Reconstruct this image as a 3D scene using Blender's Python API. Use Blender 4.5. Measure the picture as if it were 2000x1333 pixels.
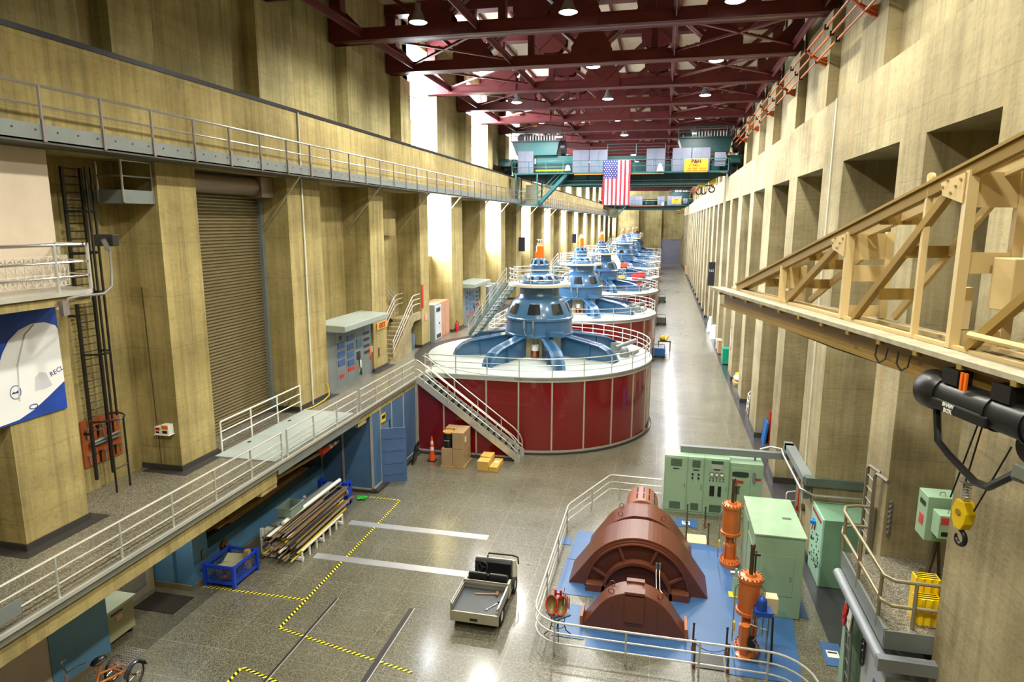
import bpy, bmesh, math, random
from mathutils import Vector, Matrix
random.seed(7)
S = 1.35          # all lengths below are written in hall units; one unit is 1.35 m
sc = bpy.context.scene
for o in list(bpy.data.objects): bpy.data.objects.remove(o)
COL = sc.collection
pi = math.pi

# ---------------------------------------------------------------- camera
def cam_matrix(yaw, pitch, roll):
    cy, sy, cp, sp = math.cos(yaw), math.sin(yaw), math.cos(pitch), math.sin(pitch)
    f = Vector((-sy*cp, cy*cp, -sp)); r = Vector((cy, sy, 0)); u = r.cross(f)
    c, s = math.cos(roll), math.sin(roll)
    r2 = c*r + s*u; u2 = -s*r + c*u
    return Matrix((r2, u2, -f)).transposed()
cam = bpy.data.cameras.new('camera'); co = bpy.data.objects.new('camera', cam); COL.objects.link(co)
co.matrix_world = Matrix.Translation(Vector((0, 0, 9.0))*S) @ cam_matrix(.224355536, .17900335, .00271095).to_4x4()
cam.sensor_width = 36; cam.lens = 36*1281.84/2000; cam.clip_start = .1; cam.clip_end = 600
sc.camera = co

# ---------------------------------------------------------------- world, exposure
w = bpy.data.worlds.new('world'); sc.world = w; w.use_nodes = True
w.node_tree.nodes['Background'].inputs[0].default_value = (.75, .85, 1, 1)
w.node_tree.nodes['Background'].inputs[1].default_value = .6
sc.view_settings.view_transform = 'Standard'; sc.view_settings.look = 'None'
sc.view_settings.gamma = 1; sc.view_settings.use_curve_mapping = False
sc.view_settings.exposure = 0.0
cy = sc.cycles
cy.use_denoising = True; cy.max_bounces = 8; cy.diffuse_bounces = 4; cy.glossy_bounces = 3
cy.transmission_bounces = 4; cy.sample_clamp_indirect = 6; cy.caustics_reflective = False; cy.caustics_refractive = False
cy.use_light_tree = True

# ---------------------------------------------------------------- lights the hall has: rows of hanging lamps, daylight windows
LAMP_X = (-8.35, -3.28, 1.8); LAMP_Z = 15.6
LAMP_ROWS = [7.0+7.65*k for k in range(-1, 16)]
LAMP_W = 5400.0
def lamp_col(y):
    t = max(0, min(1, (y-16)/40))
    return (1-.03*t, .955+.015*t, .78+.22*t)
WINDOW_GLOW = 62.0

# ---------------------------------------------------------------- materials
def lin(c):
    return tuple((x/12.92 if x <= .04045 else ((x+.055)/1.055)**2.4) for x in [v/255 for v in c])
def nodes(name):
    m = bpy.data.materials.new(name); m.use_nodes = True
    nt = m.node_tree; return m, nt, nt.nodes['Principled BSDF']
def N(nt, t, **k):
    n = nt.nodes.new(t)
    for a, b in k.items():
        if a in n.inputs: n.inputs[a].default_value = b
        else: setattr(n, a, b)
    return n
def pos(nt, sc3=(1, 1, 1)):
    g = N(nt, 'ShaderNodeNewGeometry'); m = N(nt, 'ShaderNodeMapping')
    m.inputs['Scale'].default_value = tuple(v/S for v in sc3)
    nt.links.new(g.outputs['Position'], m.inputs['Vector']); return m.outputs[0]
def noise(nt, sc3, scale=1.0, detail=4.0, rough=.55):
    n = N(nt, 'ShaderNodeTexNoise', Scale=scale, Detail=detail, Roughness=rough)
    nt.links.new(pos(nt, sc3), n.inputs['Vector']); return n.outputs['Fac']
def ramp(nt, fac, stops):
    r = N(nt, 'ShaderNodeValToRGB'); e = r.color_ramp.elements
    while len(e) < len(stops): e.new(.5)
    for i, (p, c) in enumerate(stops):
        e[i].position = p; e[i].color = (c, c, c, 1) if isinstance(c, (int, float)) else (*c, 1)
    nt.links.new(fac, r.inputs[0]); return r.outputs[0]
def mix(nt, fac, a, b, mode='MIX'):
    m = N(nt, 'ShaderNodeMix', data_type='RGBA', blend_type=mode)
    for sck, val in ((m.inputs[0], fac), (m.inputs[6], a), (m.inputs[7], b)):
        if isinstance(val, (int, float)): sck.default_value = val
        elif isinstance(val, tuple): sck.default_value = (*val, 1)
        else: nt.links.new(val, sck)
    return m.outputs[2]
def math_(nt, op, a, b=0.0):
    m = N(nt, 'ShaderNodeMath', operation=op)
    for i, v in enumerate((a, b)):
        if isinstance(v, (int, float)): m.inputs[i].default_value = v
        else: nt.links.new(v, m.inputs[i])
    return m.outputs[0]
def bump(nt, b, h, strength=.3, dist=.02):
    n = N(nt, 'ShaderNodeBump', Strength=strength, Distance=dist)
    nt.links.new(h, n.inputs['Height']); nt.links.new(n.outputs[0], b.inputs['Normal'])
def M(name, rgb, rough=.5, metal=0.0, var=.12, vscale=1.5, coat=0.0, spec=.5):
    """painted or plain surface with a little wear"""
    m, nt, b = nodes(name); c = lin(rgb)
    f = noise(nt, (1, 1, 1), vscale, 5)
    k = ramp(nt, f, [(.3, 1-var), (.7, 1+var*.4)])
    nt.links.new(mix(nt, 1.0, c, k, 'MULTIPLY'), b.inputs['Base Color'])
    b.inputs['Roughness'].default_value = rough; b.inputs['Metallic'].default_value = metal
    b.inputs['Coat Weight'].default_value = coat; b.inputs['Specular IOR Level'].default_value = spec
    return m
def emit(name, rgb, strength):
    m, nt, b = nodes(name)
    b.inputs['Base Color'].default_value = (*lin(rgb), 1)
    b.inputs['Emission Color'].default_value = (*lin(rgb), 1); b.inputs['Emission Strength'].default_value = strength
    return m
def concrete(name, c1, c2, streak=.35):
    m, nt, b = nodes(name)
    big = ramp(nt, noise(nt, (1, 1, 1), .45, 5), [(.35, 0), (.65, 1)])
    col = mix(nt, big, lin(c1), lin(c2))
    st = ramp(nt, noise(nt, (4.5, 4.5, .16), 1.1, 7, .7), [(.36, 1-streak), (.56, 1.06)])
    col = mix(nt, .85, col, st, 'MULTIPLY')
    bl = ramp(nt, noise(nt, (.35, .35, 1.1), 1.0, 6, .72), [(.36, .78), (.56, 1.03)])
    col = mix(nt, .8, col, bl, 'MULTIPLY')
    dk = ramp(nt, noise(nt, (1.1, 1.1, .22), 1.3, 5, .6), [(.6, 0), (.74, 1)])
    col = mix(nt, math_(nt, 'MULTIPLY', dk, .5), col, lin((92, 84, 66)))
    ru = ramp(nt, noise(nt, (.8, .8, .2), 1.7, 4, .6), [(.62, 0), (.72, 1)])
    col = mix(nt, math_(nt, 'MULTIPLY', ru, .35), col, lin((176, 132, 62)))
    g = N(nt, 'ShaderNodeNewGeometry'); sx = N(nt, 'ShaderNodeSeparateXYZ'); nt.links.new(g.outputs['Position'], sx.inputs[0])
    wob = noise(nt, (1, 1, 1), 1.2, 2)
    zz = math_(nt, 'ADD', math_(nt, 'DIVIDE', sx.outputs[2], 1.22*S), math_(nt, 'MULTIPLY', wob, .06))
    fr = math_(nt, 'FRACT', zz)
    ln = ramp(nt, fr, [(0, .62), (.02, 1)])
    col = mix(nt, .7, col, ln, 'MULTIPLY')
    yy = math_(nt, 'FRACT', math_(nt, 'DIVIDE', sx.outputs[1], 2.64*S))
    col = mix(nt, .45, col, ramp(nt, yy, [(0, .7), (.008, 1)]), 'MULTIPLY')
    pits = ramp(nt, noise(nt, (1, 1, 1), 9, 3), [(.3, .8), (.42, 1)])
    col = mix(nt, .8, col, pits, 'MULTIPLY')
    nt.links.new(col, b.inputs['Base Color'])
    b.inputs['Roughness'].default_value = .85; b.inputs['Specular IOR Level'].default_value = .25
    bump(nt, b, noise(nt, (1, 1, 2.5), 5, 5), .35, .03)
    return m
def terrazzo(name, dark, mid, light, grid=True, rough=.2):
    m, nt, b = nodes(name)
    v = N(nt, 'ShaderNodeTexVoronoi', Scale=78.0); nt.links.new(pos(nt), v.inputs['Vector'])
    sep = N(nt, 'ShaderNodeSeparateColor'); nt.links.new(v.outputs['Color'], sep.inputs[0])
    col = ramp(nt, sep.outputs[0], [(0, lin(dark)), (.3, lin(mid)), (.6, lin(mid)), (1, lin(light))])
    big = ramp(nt, noise(nt, (1, 1, 1), .35, 4), [(.3, .82), (.7, 1.06)])
    col = mix(nt, 1.0, col, big, 'MULTIPLY')
    if grid:
        g = N(nt, 'ShaderNodeNewGeometry'); sx = N(nt, 'ShaderNodeSeparateXYZ'); nt.links.new(g.outputs['Position'], sx.inputs[0])
        for o, d, of in ((0, 1.49, .95), (1, 1.0, .07)):
            fr = math_(nt, 'FRACT', math_(nt, 'ADD', math_(nt, 'DIVIDE', sx.outputs[o], d*S), 40+of))
            a = math_(nt, 'LESS_THAN', fr, .012/d)
            col = mix(nt, math_(nt, 'MULTIPLY', a, .4), col, (.40, .38, .33))
    nt.links.new(col, b.inputs['Base Color'])
    rr = ramp(nt, noise(nt, (1, 1, 1), .8, 4), [(.3, rough*.8), (.7, rough*1.35)])
    nt.links.new(rr, b.inputs['Roughness'])
    b.inputs['Coat Weight'].default_value = .55; b.inputs['Coat Roughness'].default_value = .13
    return m

CONC_L = concrete('concrete_left', (176, 160, 110), (148, 133, 86))
CONC_U = concrete('concrete_upper', (174, 165, 122), (148, 139, 98))
CONC_R = concrete('concrete_right', (166, 154, 120), (140, 128, 96), .24)
CONC_C = M('concrete_ceiling', (196, 180, 156), .9)
TERR = terrazzo('terrazzo_floor', (42, 40, 31), (90, 88, 74), (150, 146, 124), rough=.32)
TERR_D = terrazzo('terrazzo_deck', (46, 44, 36), (106, 102, 90), (176, 170, 154), False, .34)
BORDER = M('dark_border', (62, 62, 66), .22)
DARKTRIM = M('dark_plinth', (58, 56, 54), .4)
RED = M('roof_red', (94, 31, 30), .5, var=.2)
GREY = M('grey_steel', (122, 130, 130), .45, .15, var=.15)
STEEL = M('galvanised', (172, 172, 168), .32, .75)
ALU = M('aluminium', (206, 206, 200), .32, .45)
WHITE = M('white_paint', (226, 226, 220), .4)
BLACK = M('black_paint', (24, 24, 26), .35)
RUBBER = M('rubber', (28, 28, 28), .75)
BLUEW = M('blue_wall', (84, 130, 166), .35)
GENB = M('generator_blue', (58, 98, 136), .25, coat=.4, var=.08)
GENBD = M('generator_blue_dark', (44, 84, 118), .35)
HOUS = M('housing_red', (118, 18, 22), .18, coat=.6, var=.1)
BATT = M('batten', (190, 184, 176), .4, .3)
PLATE = M('deck_plate', (166, 176, 174), .4)
BARO = M('bar_orange', (178, 88, 30), .45)
ORANGE = M('orange_paint', (236, 112, 22), .4)
ACT = M('actuator_orange', (204, 110, 44), .35, coat=.3)
BROWN = M('machine_brown', (104, 58, 42), .32, var=.1)
MINT = M('mint_cabinet', (146, 178, 150), .4, var=.06)
MINTD = M('mint_vent', (70, 92, 78), .6)
JIB = M('jib_cream', (206, 182, 132), .45, var=.08)
JIBY = M('jib_ochre', (146, 118, 56), .5)
PLANK = M('old_planks', (172, 164, 142), .8, var=.3, vscale=6)
WOOD = M('timber', (176, 140, 84), .7, var=.3, vscale=5)
CARD = M('cardboard', (186, 148, 100), .75)
WRAP = M('wrapped_card', (176, 146, 110), .28, coat=.5)
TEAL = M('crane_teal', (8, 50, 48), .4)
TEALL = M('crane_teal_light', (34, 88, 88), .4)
CABG = M('cabinet_grey', (102, 106, 120), .4)
YELL = M('safety_yellow', (226, 190, 18), .4)
BLUEF = M('floor_blue', (58, 98, 150), .4)
BLUEC = M('cage_blue', (20, 58, 176), .4)
REDP = M('signal_red', (196, 34, 30), .4)
GLASSD = M('dark_glass', (34, 38, 42), .08, spec=.8)
CHROME = M('chrome', (210, 210, 210), .12, 1.0)
COPPER = M('copper', (200, 120, 80), .25, .9)
CREAM = M('cream_panel', (214, 198, 160), .5)
DOORG = M('shutter', (124, 112, 82), .5, .2)
LAMPGLOW = emit('lamp_glow', (236, 244, 255), 40)
DAY = emit('daylight_pane', (232, 240, 255), WINDOW_GLOW)

# ---------------------------------------------------------------- mesh builder
class MB:
    def __init__(s): s.v = []; s.f = []; s.sm = []; s.mi = []; s.m = 0
    def add(s, vs, fs, smooth=False):
        k = len(s.v); s.v += [Vector(v) for v in vs]
        for f in fs: s.f.append([i+k for i in f]); s.sm.append(smooth); s.mi.append(s.m)
        return s
    def box(s, x0, x1, y0, y1, z0, z1):
        vs = [(x, y, z) for z in (z0, z1) for y in (y0, y1) for x in (x0, x1)]
        return s.add(vs, [(0, 2, 3, 1), (4, 5, 7, 6), (0, 1, 5, 4), (2, 6, 7, 3), (0, 4, 6, 2), (1, 3, 7, 5)])
    def cb(s, c, d, rz=0.0, rx=0.0, ry=0.0):
        """box by centre and size, turned"""
        R = Matrix.Rotation(rz, 3, 'Z') @ Matrix.Rotation(ry, 3, 'Y') @ Matrix.Rotation(rx, 3, 'X')
        k = len(s.v); s.box(-d[0]/2, d[0]/2, -d[1]/2, d[1]/2, -d[2]/2, d[2]/2)
        for i in range(k, len(s.v)): s.v[i] = R @ s.v[i] + Vector(c)
        return s
    def bar(s, p, q, w, h, up=(0, 0, 1)):
        p, q = Vector(p), Vector(q); d = (q-p).normalized(); up = Vector(up)
        if abs(d.dot(up)) > .98: up = Vector((0, 1, 0))
        a = d.cross(up).normalized(); b = a.cross(d)
        vs = [P + a*(i*w/2) + b*(j*h/2) for P in (p, q) for i, j in ((-1, -1), (1, -1), (1, 1), (-1, 1))]
        return s.add(vs, [(3, 2, 1, 0), (4, 5, 6, 7)] + [(i, (i+1) % 4, (i+1) % 4+4, i+4) for i in range(4)])
    def tube(s, pts, r, n=8, closed=False):
        pts = [Vector(p) for p in pts]; m = len(pts); rings = []; prev = None
        for i, p in enumerate(pts):
            if closed: d = (pts[(i+1) % m]-pts[i-1])
            else: d = pts[min(i+1, m-1)]-pts[max(i-1, 0)]
            d.normalize()
            if prev is None:
                u = Vector((0, 0, 1)) if abs(d.z) < .9 else Vector((1, 0, 0))
                a = d.cross(u).normalized()
            else:
                a = (prev - d*prev.dot(d)).normalized()
            prev = a; b = d.cross(a)
            rr = r[i] if isinstance(r, (list, tuple)) else r
            rings.append([p + (a*math.cos(t) + b*math.sin(t))*rr for t in [2*pi*k/n for k in range(n)]])
        vs = [v for R in rings for v in R]; fs = []
        for i in range(m if closed else m-1):
            j = (i+1) % m
            for k in range(n): fs.append((i*n+k, i*n+(k+1) % n, j*n+(k+1) % n, j*n+k))
        s.add(vs, fs, True)
        if not closed:
            k = len(s.v)-len(vs)
            s.f.append([k+i for i in range(n)][::-1]); s.f.append([k+(m-1)*n+i for i in range(n)]); s.sm += [False]*2; s.mi += [s.m]*2
        return s
    def cyl(s, p, q, r, n=16, r2=None):
        return s.tube([p, q], [r, r if r2 is None else r2], n)
    def lathe(s, prof, c=(0, 0, 0), n=32, a0=0.0, a1=2*pi, axis='Z'):
        full = abs(a1-a0-2*pi) < 1e-6; k = n if full else n+1
        def P(r, z, a):
            x, y = r*math.cos(a), r*math.sin(a)
            v = (x, y, z) if axis == 'Z' else ((x, z, y) if axis == 'Y' else (z, x, y))
            return Vector(v) + Vector(c)
        vs = [P(r, z, a0+(a1-a0)*j/n) for r, z in prof for j in range(k)]; fs = []
        for i in range(len(prof)-1):
            for j in range(n):
                j2 = (j+1) % k
                q = (i*k+j, i*k+j2, (i+1)*k+j2, (i+1)*k+j)
                fs.append(q if axis == 'Z' else q[::-1])
        return s.add(vs, fs, True)
    def prism(s, poly, axis, a, b):
        """polygon (2-D) swept from a to b along axis; X: (y,z)  Y: (x,z)  Z: (x,y)"""
        def P(u, v, t): return {'X': (t, u, v), 'Y': (u, t, v), 'Z': (u, v, t)}[axis]
        n = len(poly); vs = [P(u, v, a) for u, v in poly] + [P(u, v, b) for u, v in poly]
        fs = [list(range(n))[::-1], list(range(n, 2*n))] + [(i, (i+1) % n, (i+1) % n+n, i+n) for i in range(n)]
        return s.add(vs, fs)
    def quad(s, a, b, c, d): return s.add([a, b, c, d], [(0, 1, 2, 3)])
    def sphere(s, c, r, n=12, sc3=(1, 1, 1)):
        h = max(4, n//2); vs = []; fs = []
        for i in range(h+1):
            t = pi*i/h
            for j in range(n):
                a = 2*pi*j/n
                vs.append(Vector((math.sin(t)*math.cos(a)*sc3[0], math.sin(t)*math.sin(a)*sc3[1], math.cos(t)*sc3[2]))*r + Vector(c))
        for i in range(h):
            for j in range(n): fs.append((i*n+j, (i+1)*n+j, (i+1)*n+(j+1) % n, i*n+(j+1) % n))
        return s.add(vs, fs, True)
    def text(s, t, size, o, xd, yd, depth=.004, align='CENTER', bold=0.0):
        c = bpy.data.curves.new('txt', 'FONT'); c.body = t; c.size = size; c.align_x = align; c.align_y = 'CENTER'
        c.extrude = depth; c.offset = bold; c.resolution_u = 2
        ob = bpy.data.objects.new('txt', c); COL.objects.link(ob)
        me = bpy.data.meshes.new_from_object(ob.evaluated_get(bpy.context.evaluated_depsgraph_get()))
        xd, yd = Vector(xd), Vector(yd); nd = xd.cross(yd); o = Vector(o)
        s.add([o + xd*v.co.x + yd*v.co.y + nd*v.co.z for v in me.vertices], [list(p.vertices) for p in me.polygons])
        bpy.data.objects.remove(ob); bpy.data.curves.remove(c); bpy.data.meshes.remove(me); return s
    def turn(s, k, rz=0.0, c=(0, 0, 0), t=(0, 0, 0)):
        R = Matrix.Rotation(rz, 3, 'Z'); c = Vector(c); t = Vector(t)
        for i in range(k, len(s.v)): s.v[i] = R @ (s.v[i]-c) + c + t
        return s
    def build(s, name, mats, parent=None, bevel=0.0, org=None):
        if not isinstance(mats, (list, tuple)): mats = [mats]
        if parent is None:
            if org is None:
                lo = [min(v[i] for v in s.v) for i in range(3)]; hi = [max(v[i] for v in s.v) for i in range(3)]
                org = ((lo[0]+hi[0])/2, (lo[1]+hi[1])/2, lo[2])
            O = Vector(org)
        else: O = Vector(parent['org'])
        me = bpy.data.meshes.new(name)
        me.from_pydata([(v-O)*S for v in s.v], [], s.f)
        for m in mats: me.materials.append(m)
        me.polygons.foreach_set('use_smooth', s.sm); me.polygons.foreach_set('material_index', s.mi)
        bm = bmesh.new(); bm.from_mesh(me); bmesh.ops.recalc_face_normals(bm, faces=bm.faces); bm.to_mesh(me); bm.free()
        if any(s.sm): me.set_sharp_from_angle(angle=math.radians(38))
        o = bpy.data.objects.new(name, me); COL.objects.link(o); o['org'] = tuple(O)
        if parent is None: o.location = O*S
        else: o.parent = parent
        if bevel:
            b = o.modifiers.new('edge', 'BEVEL'); b.width = bevel*S; b.segments = 2; b.limit_method = 'ANGLE'; b.angle_limit = .7
        return o
def tag(o, label, cat, group=None, kind=None):
    o['label'] = label; o['category'] = cat
    if group: o['group'] = group
    if not kind and o.name.split('_')[0] in ('floor', 'wall', 'door', 'roof', 'window'): kind = 'thing'
    if kind: o['kind'] = kind
    return o
def thing(name, label, cat, loc=(0, 0, 0), group=None):
    o = bpy.data.objects.new(name, None); COL.objects.link(o); o.empty_display_size = .2
    o.location = Vector(loc)*S; o['org'] = tuple(loc); return tag(o, label, cat, group)
def struct(name, mb, mats, parent=None, label=None, cat=None, bevel=0.0):
    o = mb.build(name, mats, parent, bevel)
    if parent is None:
        tag(o, label or name.replace('_', ' ') + ' of the powerhouse hall', cat or 'wall', kind='structure')
    return o
def dup(root, loc=None, rz=None, label=None, group=None, skip=()):
    """a copy of a thing with copies of its parts and sub-parts"""
    def kid(o, par):
        c = o.copy(); COL.objects.link(c); c.parent = par
        for ch in o.children:
            if ch.name.split('.')[0] not in skip: kid(ch, c)
        return c
    r = kid(root, None)
    if loc is not None: r.location = Vector(loc)*S; r['org'] = tuple(loc)
    if rz is not None: r.rotation_euler.z = rz
    if label: r['label'] = label
    if group: r['group'] = group
    return r
ORD = ('first second third fourth fifth sixth seventh eighth ninth tenth eleventh twelfth thirteenth fourteenth fifteenth '
       'sixteenth seventeenth eighteenth nineteenth twentieth twenty-first twenty-second twenty-third twenty-fourth twenty-fifth twenty-sixth').split()
def rail(path, z0, heights, post_every=1.27, r=.022, pr=.024, posts=None):
    """handrail: horizontal tubes over a floor path plus posts; returns (rails, list of post builders)"""
    R = MB()
    for h in heights: R.tube([(x, y, z0+h) for x, y in path], r if h == max(heights) else r*.8, 6)
    pts = [Vector((x, y, 0)) for x, y in path]
    if posts is None:
        posts = []; L = 0.0; nxt = 0.0
        tot = sum((b-a).length for a, b in zip(pts, pts[1:])); nn = max(1, round(tot/post_every)); step = tot/nn
        for a, b in zip(pts, pts[1:]):
            l = (b-a).length
            while nxt <= L+l+1e-6:
                p = a+(b-a)*((nxt-L)/l if l else 0); posts.append((p.x, p.y)); nxt += step
            L += l
    return R, [MB().cyl((x, y, z0), (x, y, z0+max(heights)), pr, 6) for x, y in posts]
def railing(name, label, path, z0, heights, mat, parent=None, **k):
    R, P = rail(path, z0, heights, **k)
    if parent is None:
        parent = thing(name, label, 'railing', (path[0][0], path[0][1], z0))
    R.build('rail', mat, parent)
    for p in P: p.build('post', mat, parent)
    return parent
def arc(cx, cy, r, a0, a1, n=12):
    return [(cx+r*math.cos(a0+(a1-a0)*i/n), cy+r*math.sin(a0+(a1-a0)*i/n)) for i in range(n+1)]
# ================================================================ THE HALL ITSELF
Y0, Y1, DZ = -8.0, 150.0, 3.07
f = MB(); f.box(-12.6, 7.6, Y0, Y1, -.3, 0); struct('floor', f, TERR, label='polished terrazzo floor of the powerhouse hall', cat='floor')
f = MB(); f.box(3.88, 7.45, Y0, Y1, 0, .006); struct('trim_1', f, BORDER, label='dark polished border strip along the right wall', cat='floor border')

# left lower wall: pillars, back of the bays, crane beam
LP = [(-5.5, -3.6), (-.6, .7), (4.0, 5.3), (8.86, 10.2), (12.88, 14.15), (18.15, 20.1), (23.8, 25.12), (29.2, 30.3), (33.95, 35.9), (39.6, 40.9)]
yc, k = 45.6, 1
while yc < 148:
    wd = .98 if k % 3 == 2 else .64
    LP.append((yc-wd, yc+wd)); yc += 5.25; k += 1
wl = MB()
for a, b in LP: wl.box(-12.6, -11.08, a, b, DZ-.02, 10.3)
def bays(P): return [(P[i][1], P[i+1][0]) for i in range(len(P)-1)] + [(P[-1][1], Y1)]
WB = []; skip = False
for a, b in bays(LP):
    if a > 29.9 and not skip:
        wl.box(-13.0, -12.25, a, b, DZ-.02, 7.2); WB.append((a, b)); skip = True
    elif not 14 < a < 15: wl.box(-13.0, -12.2, a, b, DZ-.02, 10.3); skip = False
    else: wl.box(-13.0, -12.2, a, b, 9.9, 10.3)
wl.box(-13.0, -11.08, Y0, Y1, 10.3, 12.28)
wl.box(-12.9, -11.9, 26.5, 28.25, 8.42, 9.14)
struct('wall_left', wl, CONC_L, label='left board-marked concrete wall with tall pillars under the crane beam')
# painted face of the first pillar above the balcony
p = MB(); p.box(-11.08, -11.07, 7.0, 10.19, 7.35, 10.28); struct('trim_2', p, M('painted_plaster', (206, 190, 172), .7), label='smooth pale plaster face above the balcony', cat='plaster')
# upper left wall
ul = MB(); ul.box(-13.1, -12.45, 12.1, 31.6, 12.28, 18.4); ul.box(-13.1, -11.95, Y0, 12.1, 12.28, 18.4)
UP = [(12.93, 14.2), (18.4, 20.3), (24.2, 25.55), (29.4, 30.65), (34.4, 36.0), (39.6, 40.9)]
yc, k = 45.4, 1
while yc < 148: UP.append((yc-.64, yc+.64)); yc += 5.2
for a, b in UP: ul.box(-13.1, -11.95, a, b, 12.28, 15.5); ul.box(-13.1, -12.44, a, b, 15.5, 18.4)
UW = []
last = 31.6
for wi, (a, b) in enumerate(zip([u[1] for u in UP[3:]], [u[0] for u in UP[4:]] + [Y1])):
    if wi % 2: ul.box(-13.1, -12.45, last, b+.1, 12.28, 18.4); last = b+.3; continue
    ul.box(-13.1, -12.45, last, a+.35, 12.28, 18.4); ul.box(-13.1, -12.45, a+.35, b, 12.28, 12.8); ul.box(-13.1, -12.45, a+.35, b, 17.7, 18.4)
    UW.append((a+.35, b)); last = b+.3
struct('wall_left_upper', ul, CONC_U, label='upper left concrete wall with pilasters above the crane beam')
n = 0
for zone, (zz0, zz1, X) in ((WB, (7.2, 10.3, -12.7)), (UW, (12.8, 17.7, -12.8))):
    for a, b in zone:
        n += 1
        q = MB(); q.box(X-.02, X, a-.15, b+.15, zz0, zz1)
        hi = zone is UW
        wn = struct('window_%d' % n, q, DAY, label='%s tall daylight window in the %s left wall, counted from the near end' % (ORD[min(25, (n-1) % len(WB))] if not hi else ORD[min(25, n-1-len(WB))], 'upper' if hi else 'lower'), cat='window')
        g = MB()
        cnt = 4 if hi else 2
        for i in range(1, cnt): g.box(X, X+.05, a, b, zz0+(zz1-zz0)*i/cnt-.03, zz0+(zz1-zz0)*i/cnt+.03)
        for i in range(1, 3): g.box(X, X+.05, a+(b-a)*i/3-.02, a+(b-a)*i/3+.02, zz0, zz1)
        g.build('window_frame', GREY, wn)

# right wall
RP = [(-4.0, -2.7), (1.5, 3.4), (6.8, 9.9), (12.44, 13.71), (17.67, 19.78), (23.35, 24.75), (28.46, 30.5)]
yc, k = 34.7, 0
while yc < 148:
    wd = .98 if k % 2 == 1 else .66
    RP.append((yc-wd, yc+wd)); yc += 5.2; k += 1
wr = MB()
for a, b in RP: wr.box(4.13, 7.8, a, b, 0, 10.47)
wr.box(7.4, 7.8, Y0, Y1, 0, 10.47); wr.box(4.13, 7.8, Y0, Y1, 10.47, 12.1)
struct('wall_right', wr, CONC_R, label='right concrete wall of deep bays and pillars under the crane beam')
ur = MB(); ur.box(5.12, 7.8, Y0, Y1, 12.1, 18.4)
for a, b in RP: ur.box(4.8, 5.3, a, b, 12.1, 15.5)
struct('wall_right_upper', ur, CONC_R, label='upper right concrete wall with shallow pilasters')
b_ = MB()
for a, b in RP: b_.box(4.09, 7.4, a-.035, b+.035, 0, .22)
struct('baseboard_right', b_, DARKTRIM, label='dark plinth round the right pillars', cat='baseboard')
b_ = MB()
for a, b in LP:
    b_.box(-12.2, -11.05, a-.03, b+.03, DZ, DZ+.13); b_.box(-12.0, -10.8, a-.25, b+.25, DZ, DZ+.005)
struct('baseboard_left', b_, DARKTRIM, label='dark plinth round the left pillars on the gallery floor', cat='baseboard')
# ends and ceiling
e = MB(); e.box(-13.1, 7.8, Y1, Y1+.5, 0, 18.4)
for a, b in ((-12, -10.5), (-6.5, -5.5), (-.95, -.6), (3.6, 4.2)): e.box(a, b, Y1-.5, Y1, 0, 14)
struct('wall_far', e, CONC_L, label='far concrete end wall with the grey shutter')
e = MB(); e.box(-13.1, 7.8, Y0-.5, Y0, 0, 18.4); struct('wall_near', e, CONC_L, label='near concrete end wall behind the viewpoint')
e = MB(); e.box(-13.1, 7.8, Y0, Y1, 18.4, 18.7); struct('ceiling', e, CONC_C, label='pale concrete ceiling above the red roof trusses', cat='ceiling')
d = MB(); d.box(-.55, 3.6, Y1-.35, Y1-.3, 0, 5.2)
for i in range(26): d.box(-.55, 3.6, Y1-.38, Y1-.35, .2*i+.02, .2*i+.16)
dd = struct('door_1', d, M('far_shutter', (140, 140, 158), .45, .2), label='grey rolling shutter door in the far end wall', cat='door')
g = MB(); g.box(-.7, 3.75, Y1-.55, Y1-.3, 5.2, 5.55); g.build('door_frame', GREY, dd)

# gallery deck on the left
def stadium(cy_, r, x_left=-9.15, n=40):
    return [(x_left, cy_-r)] + arc(-5.4, cy_, r, -pi/2, pi/2, n) + [(x_left, cy_+r)]
GEN_Y = [29.25, 44.4, 59.5, 74.65, 89.75, 104.9, 120.0, 135.1]
d = MB(); d.box(-12.6, -9.17, Y0, Y1, DZ-.17, DZ); struct('floor_gallery', d, TERR_D, label='terrazzo floor of the raised left gallery', cat='floor')
d = MB(); d.box(-9.11, -9.06, Y0, 24.15, DZ-.025, DZ+.035); struct('trim_6', d, ALU, label='bright metal nosing along the edge of the raised left gallery', cat='edging')
d = MB(); d.box(-9.17, -9.11, Y0, 24.15, DZ-.16, DZ+.03)
for i, c in enumerate(GEN_Y[:-1]): d.box(-9.17, -9.1, c+5.05, GEN_Y[i+1]-5.05, DZ-.16, DZ+.035)
struct('trim_3', d, M('fascia_grey', (136, 138, 134), .4, .3), label='grey metal fascia of the raised left gallery floor', cat='edging')
d = MB(); d.box(-9.45, -9.18, Y0, 13.85, DZ-.5, DZ-.17); d.box(-9.45, -9.18, 18.4, 23.4, DZ-.36, DZ-.17)
d.box(-10.6, -9.2, 13.2, 13.85, DZ-.62, DZ-.17); d.box(-10.6, -9.2, 18.4, 19.0, DZ-.5, DZ-.17)
struct('trim_4', d, CONC_L, label='concrete edge beam under the raised left gallery', cat='beam')
d = MB(); d.box(-9.32, -9.12, 13.85, 18.4, DZ-.3, DZ-.165); struct('trim_5', d, GREY, label='grey steel edge beam under the white floor plate of the gallery', cat='beam')
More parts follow.
